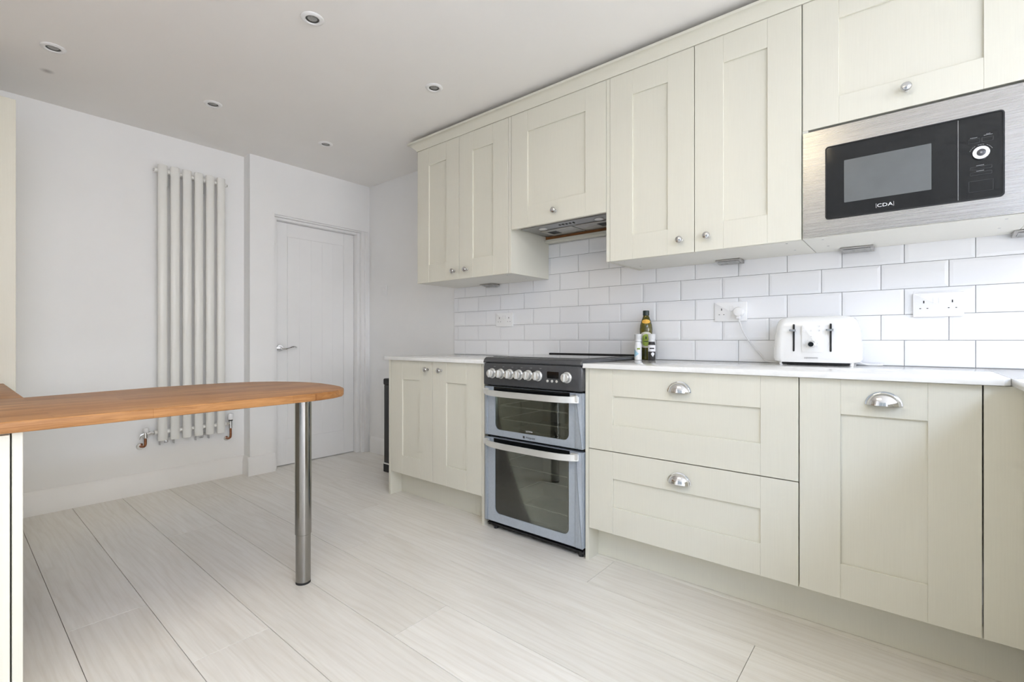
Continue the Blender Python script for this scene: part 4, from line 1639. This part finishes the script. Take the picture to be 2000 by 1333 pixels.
for x in (-0.3690, -0.2405):
    bm = NB()
    plate(bm, rrect(x - 0.0032, x + 0.0032, zc + 0.0560, zc + 0.1690, 0.003, 3), ty0 - 0.0006, ty0 + 0.010)
    link_mesh('lever_slot', bm, 'black_matt', t)
    bm = NB()
    plate(bm, rrect(x - 0.0135, x + 0.0120, zc + 0.1395, zc + 0.1465, 0.003, 3), ty0 - 0.0180, ty0 - 0.0010, 0.001, 1)
    lv = link_mesh('lever', bm, 'chrome', t)
    bm = NB()
    plate(bm, rrect(x - 0.0140, x + 0.0125, zc + 0.1388, zc + 0.1472, 0.003, 3), ty0 - 0.0215, ty0 - 0.0182, 0.0008, 1)
    link_mesh('lever_tip', bm, 'knob_metal', lv)
bm = NB()
plate(bm, rrect(-0.3400, -0.2690, zc + 0.0540, zc + 0.1650, 0.006, 4), ty0 - 0.0030, ty0 + 0.010, 0.001, 2)
cpT = link_mesh('control_plate', bm, 'toaster_white', t)
MD = Matrix.Translation((-0.3050, ty0 - 0.003, zc + 0.0860)) @ Matrix.Rotation(PI / 2, 4, 'X')
bm = NB()
lathe(bm, [(0.0145, 0.0), (0.0145, 0.003), (0.0120, 0.005), (0.0115, 0.020), (0.0100, 0.0225), (0.0095, 0.0215), (0, 0.0215)], MD, 28)
kd = link_mesh('dial', bm, 'chrome', cpT)
bm = NB()
lathe(bm, [(0.0092, 0.0216), (0.0088, 0.0226), (0, 0.0230)], MD, 24)
link_mesh('dial_cap', bm, 'black_gloss', kd)
bm = NB()
for k in range(7):
    a = math.radians(-30 + k * 40)
    cx_, cz_ = -0.3050 + 0.0205 * math.cos(a), zc + 0.0860 + 0.0205 * math.sin(a)
    cyl(bm, (cx_, ty0 - 0.0034, cz_), (cx_, ty0 - 0.0030, cz_), 0.0009, 8)
link_mesh('dial_marks', bm, 'print_grey', cpT)
for x, z in ((-0.3320, 0.1420), (-0.3070, 0.1420), (-0.3070, 0.1180), (-0.2780, 0.1420), (-0.2780, 0.1590)):
    bm = NB()
    cyl(bm, (x, ty0 - 0.0050, zc + z), (x, ty0 - 0.0028, zc + z), 0.0046, 16, 0.0006)
    bt = link_mesh('button', bm, 'white_plastic', cpT)
    bm = NB()
    box(bm, x - 0.0022, x + 0.0022, ty0 - 0.0054, ty0 - 0.0051, zc + z - 0.0004, zc + z + 0.0004)
    link_mesh('mark', bm, 'print_grey', bt)
lettering('lettering', 'KENWOOD', 0.0085, text_at(-0.3070, ty0 - 0.0006, zc + 0.0300), 'print_grey', t, 0.0006, 1.05)
# power lead: plug in the socket, cord down to the worktop behind the toaster, slack loop at the right
px_, pz_ = -0.6190, 1.1080
bm = NB()
M = Matrix.Translation((px_, yT - 0.0195, pz_)) @ Matrix.Rotation(PI / 2, 4, 'X')
lathe(bm, [(0.0190, 0.0), (0.0225, 0.001), (0.0225, 0.022), (0.0195, 0.030), (0.010, 0.033), (0, 0.033)], M, 28)
box(bm, px_ - 0.009, px_ + 0.009, yT - 0.046, yT - 0.024, pz_ - 0.034, pz_ - 0.010, 0.003, 2)
pg = link_mesh('plug', bm, 'white_plastic', t)
pg['label'] = 'round white plug pushed into the socket'
bm = NB()
tube(bm, [(px_, yT - 0.034, pz_ - 0.034), (px_ + 0.006, yT - 0.036, pz_ - 0.055), (px_ + 0.022, yT - 0.034, pz_ - 0.10), (px_ + 0.055, yT - 0.026, pz_ - 0.155), (px_ + 0.090, yT - 0.020, pz_ - 0.200),
          (px_ + 0.120, yT - 0.020, zCT + 0.006), (-0.40, yT - 0.017, zCT + 0.0042), (-0.25, yT - 0.016, zCT + 0.0042), (-0.125, yT - 0.020, zCT + 0.0042), (-0.085, yT - 0.030, zCT + 0.0042),
          (-0.092, yT - 0.048, zCT + 0.0042), (-0.130, yT - 0.056, zCT + 0.0042), (-0.155, yT - 0.060, zCT + 0.012)], 0.0034, 8, 8)
link_mesh('power_cord', bm, 'cord_white', t)

# ------------------------------------------------------------------ oil bottle, salt, pepper
t = thing('oil_bottle', (-1.0680, 2.405, zc), 'green glass olive oil bottle behind the salt and pepper grinders', 'bottle')
B0 = Matrix.Translation((-1.0680, 2.405, zc))
bm = NB()
lathe(bm, [(0.022, 0.0), (0.026, 0.003), (0.0265, 0.02), (0.0265, 0.10), (0.0290, 0.120), (0.0325, 0.145), (0.0330, 0.160), (0.0305, 0.182), (0.0235, 0.205),
           (0.0175, 0.222), (0.0140, 0.232), (0.0140, 0.238)], B0, 32)
link_mesh('glass', bm, 'bottle_glass', t)
bm = NB()
lathe(bm, [(0.0150, 0.2320), (0.0165, 0.2330), (0.0165, 0.2560), (0.0150, 0.2580), (0, 0.2580)], B0, 24)
link_mesh('cap', bm, 'oil_cap', t)


def wrap(bm, M, prof, a0, a1, seg=14, th=0.0006):
    """label: part of a turned surface between two angles; prof (radius, z) from low to high"""
    tb = bmesh.new()
    cols = []
    for k in range(seg + 1):
        a = a0 + (a1 - a0) * k / seg
        cols.append([tb.verts.new((r * math.cos(a), r * math.sin(a), z)) for r, z in prof])
    for P, Q in zip(cols[:-1], cols[1:]):
        for s in range(len(prof) - 1):
            tb.faces.new((P[s], Q[s], Q[s + 1], P[s + 1]))
    bmesh.ops.recalc_face_normals(tb, faces=tb.faces)
    bmesh.ops.solidify(tb, geom=list(tb.faces), thickness=-th)
    join(bm, tb, M)


def label_patch(name, parent, M, rfun, shape, mat, face, seg=20, off=0.0006):
    """rounded label laid on a turned surface; shape(u)->(z_low, z_high), u in -1..1 across half-angle face[1]"""
    tb = bmesh.new()
    cols = []
    for k in range(seg + 1):
        u = -1 + 2 * k / seg
        z0, z1 = shape(u)
        a = face[0] + u * face[1]
        col = []
        for s in range(7):
            z = z0 + (z1 - z0) * s / 6
            r = rfun(z) + off
            col.append(tb.verts.new((r * math.cos(a), r * math.sin(a), z)))
        cols.append(col)
    for P, Q in zip(cols[:-1], cols[1:]):
        for s in range(6):
            tb.faces.new((P[s], Q[s], Q[s + 1], P[s + 1]))
    bmesh.ops.recalc_face_normals(tb, faces=tb.faces)
    bm = NB()
    join(bm, tb, M)
    return link_mesh(name, bm, mat, parent)


BP = [(0.0265, 0.0), (0.0265, 0.10), (0.0290, 0.120), (0.0325, 0.145), (0.0330, 0.160), (0.0305, 0.182), (0.0235, 0.205), (0.0175, 0.222)]


def brad(z):
    for (r0, z0), (r1, z1) in zip(BP[:-1], BP[1:]):
        if z0 <= z <= z1:
            return r0 + (r1 - r0) * (z - z0) / (z1 - z0)
    return 0.0265


face = (math.atan2(-2.405, 1.068), 1.15)       # towards the camera
label_patch('neck_label', t, B0, brad, lambda u: (0.202 - 0.013 * math.sqrt(max(0, 1 - u * u)), 0.202 + 0.009 * math.sqrt(max(0, 1 - u * u))), 'label_gold', (face[0], 0.95))
label_patch('front_label', t, B0, brad, lambda u: (0.075 - 0.012 * math.sqrt(max(0, 1 - u * u)), 0.118 + 0.028 * math.sqrt(max(0, 1 - u * u))), 'label_cream', (face[0], 1.25))
label_patch('label_centre', t, B0, brad, lambda u: (0.088 - 0.016 * math.sqrt(max(0, 1 - u * u)), 0.108 + 0.026 * math.sqrt(max(0, 1 - u * u))), 'label_green', (face[0], 0.72), 20, 0.0011)
label_patch('label_print', t, B0, brad, lambda u: (0.108, 0.122), 'oil_cap', (face[0], 0.10), 4, 0.0015)
label_patch('label_print', t, B0, brad, lambda u: (0.094, 0.098), 'oil_cap', (face[0], 0.40), 8, 0.0015)


def grinder(x, y, label, fill, cap, kind):
    t = thing(kind, (x, y, zc), label, 'grinder', 'grinders beside the oil bottle')
    M = Matrix.Translation((x, y, zc))
    bm = NB()
    lathe(bm, [(0.0165, 0.0), (0.0185, 0.002), (0.0185, 0.078), (0.0150, 0.090), (0.0150, 0.094)], M, 26)
    link_mesh('jar', bm, fill, t)
    bm = NB()
    lathe(bm, [(0.0155, 0.0945), (0.0170, 0.096), (0.0170, 0.103), (0.0155, 0.106), (0.0185, 0.126), (0.0190, 0.132), (0.0170, 0.1345), (0, 0.1345)], M, 26)
    link_mesh('grinder_cap', bm, cap, t)
    return t


fc = math.atan2(-2.34, 1.085)
g = grinder(-1.0850, 2.345, 'white salt grinder with a pale blue label left of the oil bottle', 'salt_white', 'frosted_cap', 'salt_grinder')
label_patch('label_patch', g, Matrix.Translation((-1.0850, 2.345, zc)), lambda z: 0.0185, lambda u: (0.012 + 0.010 * (u + 1), 0.060 - 0.014 * (u + 1)), 'label_blue', (fc - 0.55, 0.75))
label_patch('label_print', g, Matrix.Translation((-1.0850, 2.345, zc)), lambda z: 0.0185, lambda u: (0.054, 0.062), 'label_green', (fc + 0.15, 0.40), 8)
g = grinder(-1.0120, 2.348, 'pepper grinder full of dark peppercorns right of the oil bottle', 'pepper_dark', 'frosted_cap', 'pepper_grinder')
Mp = Matrix.Translation((-1.0120, 2.348, zc))
label_patch('label_patch', g, Mp, lambda z: 0.0185, lambda u: (0.045, 0.078), 'print_white', (fc, 1.2))
label_patch('label_patch', g, Mp, lambda z: 0.0185, lambda u: (0.018 + 0.012 * abs(u), 0.042 - 0.006 * abs(u)), 'print_white', (fc + 0.25, 0.45))
label_patch('label_print', g, Mp, lambda z: 0.0185, lambda u: (0.058, 0.064), 'print_black', (fc, 0.6), 10, 0.0011)
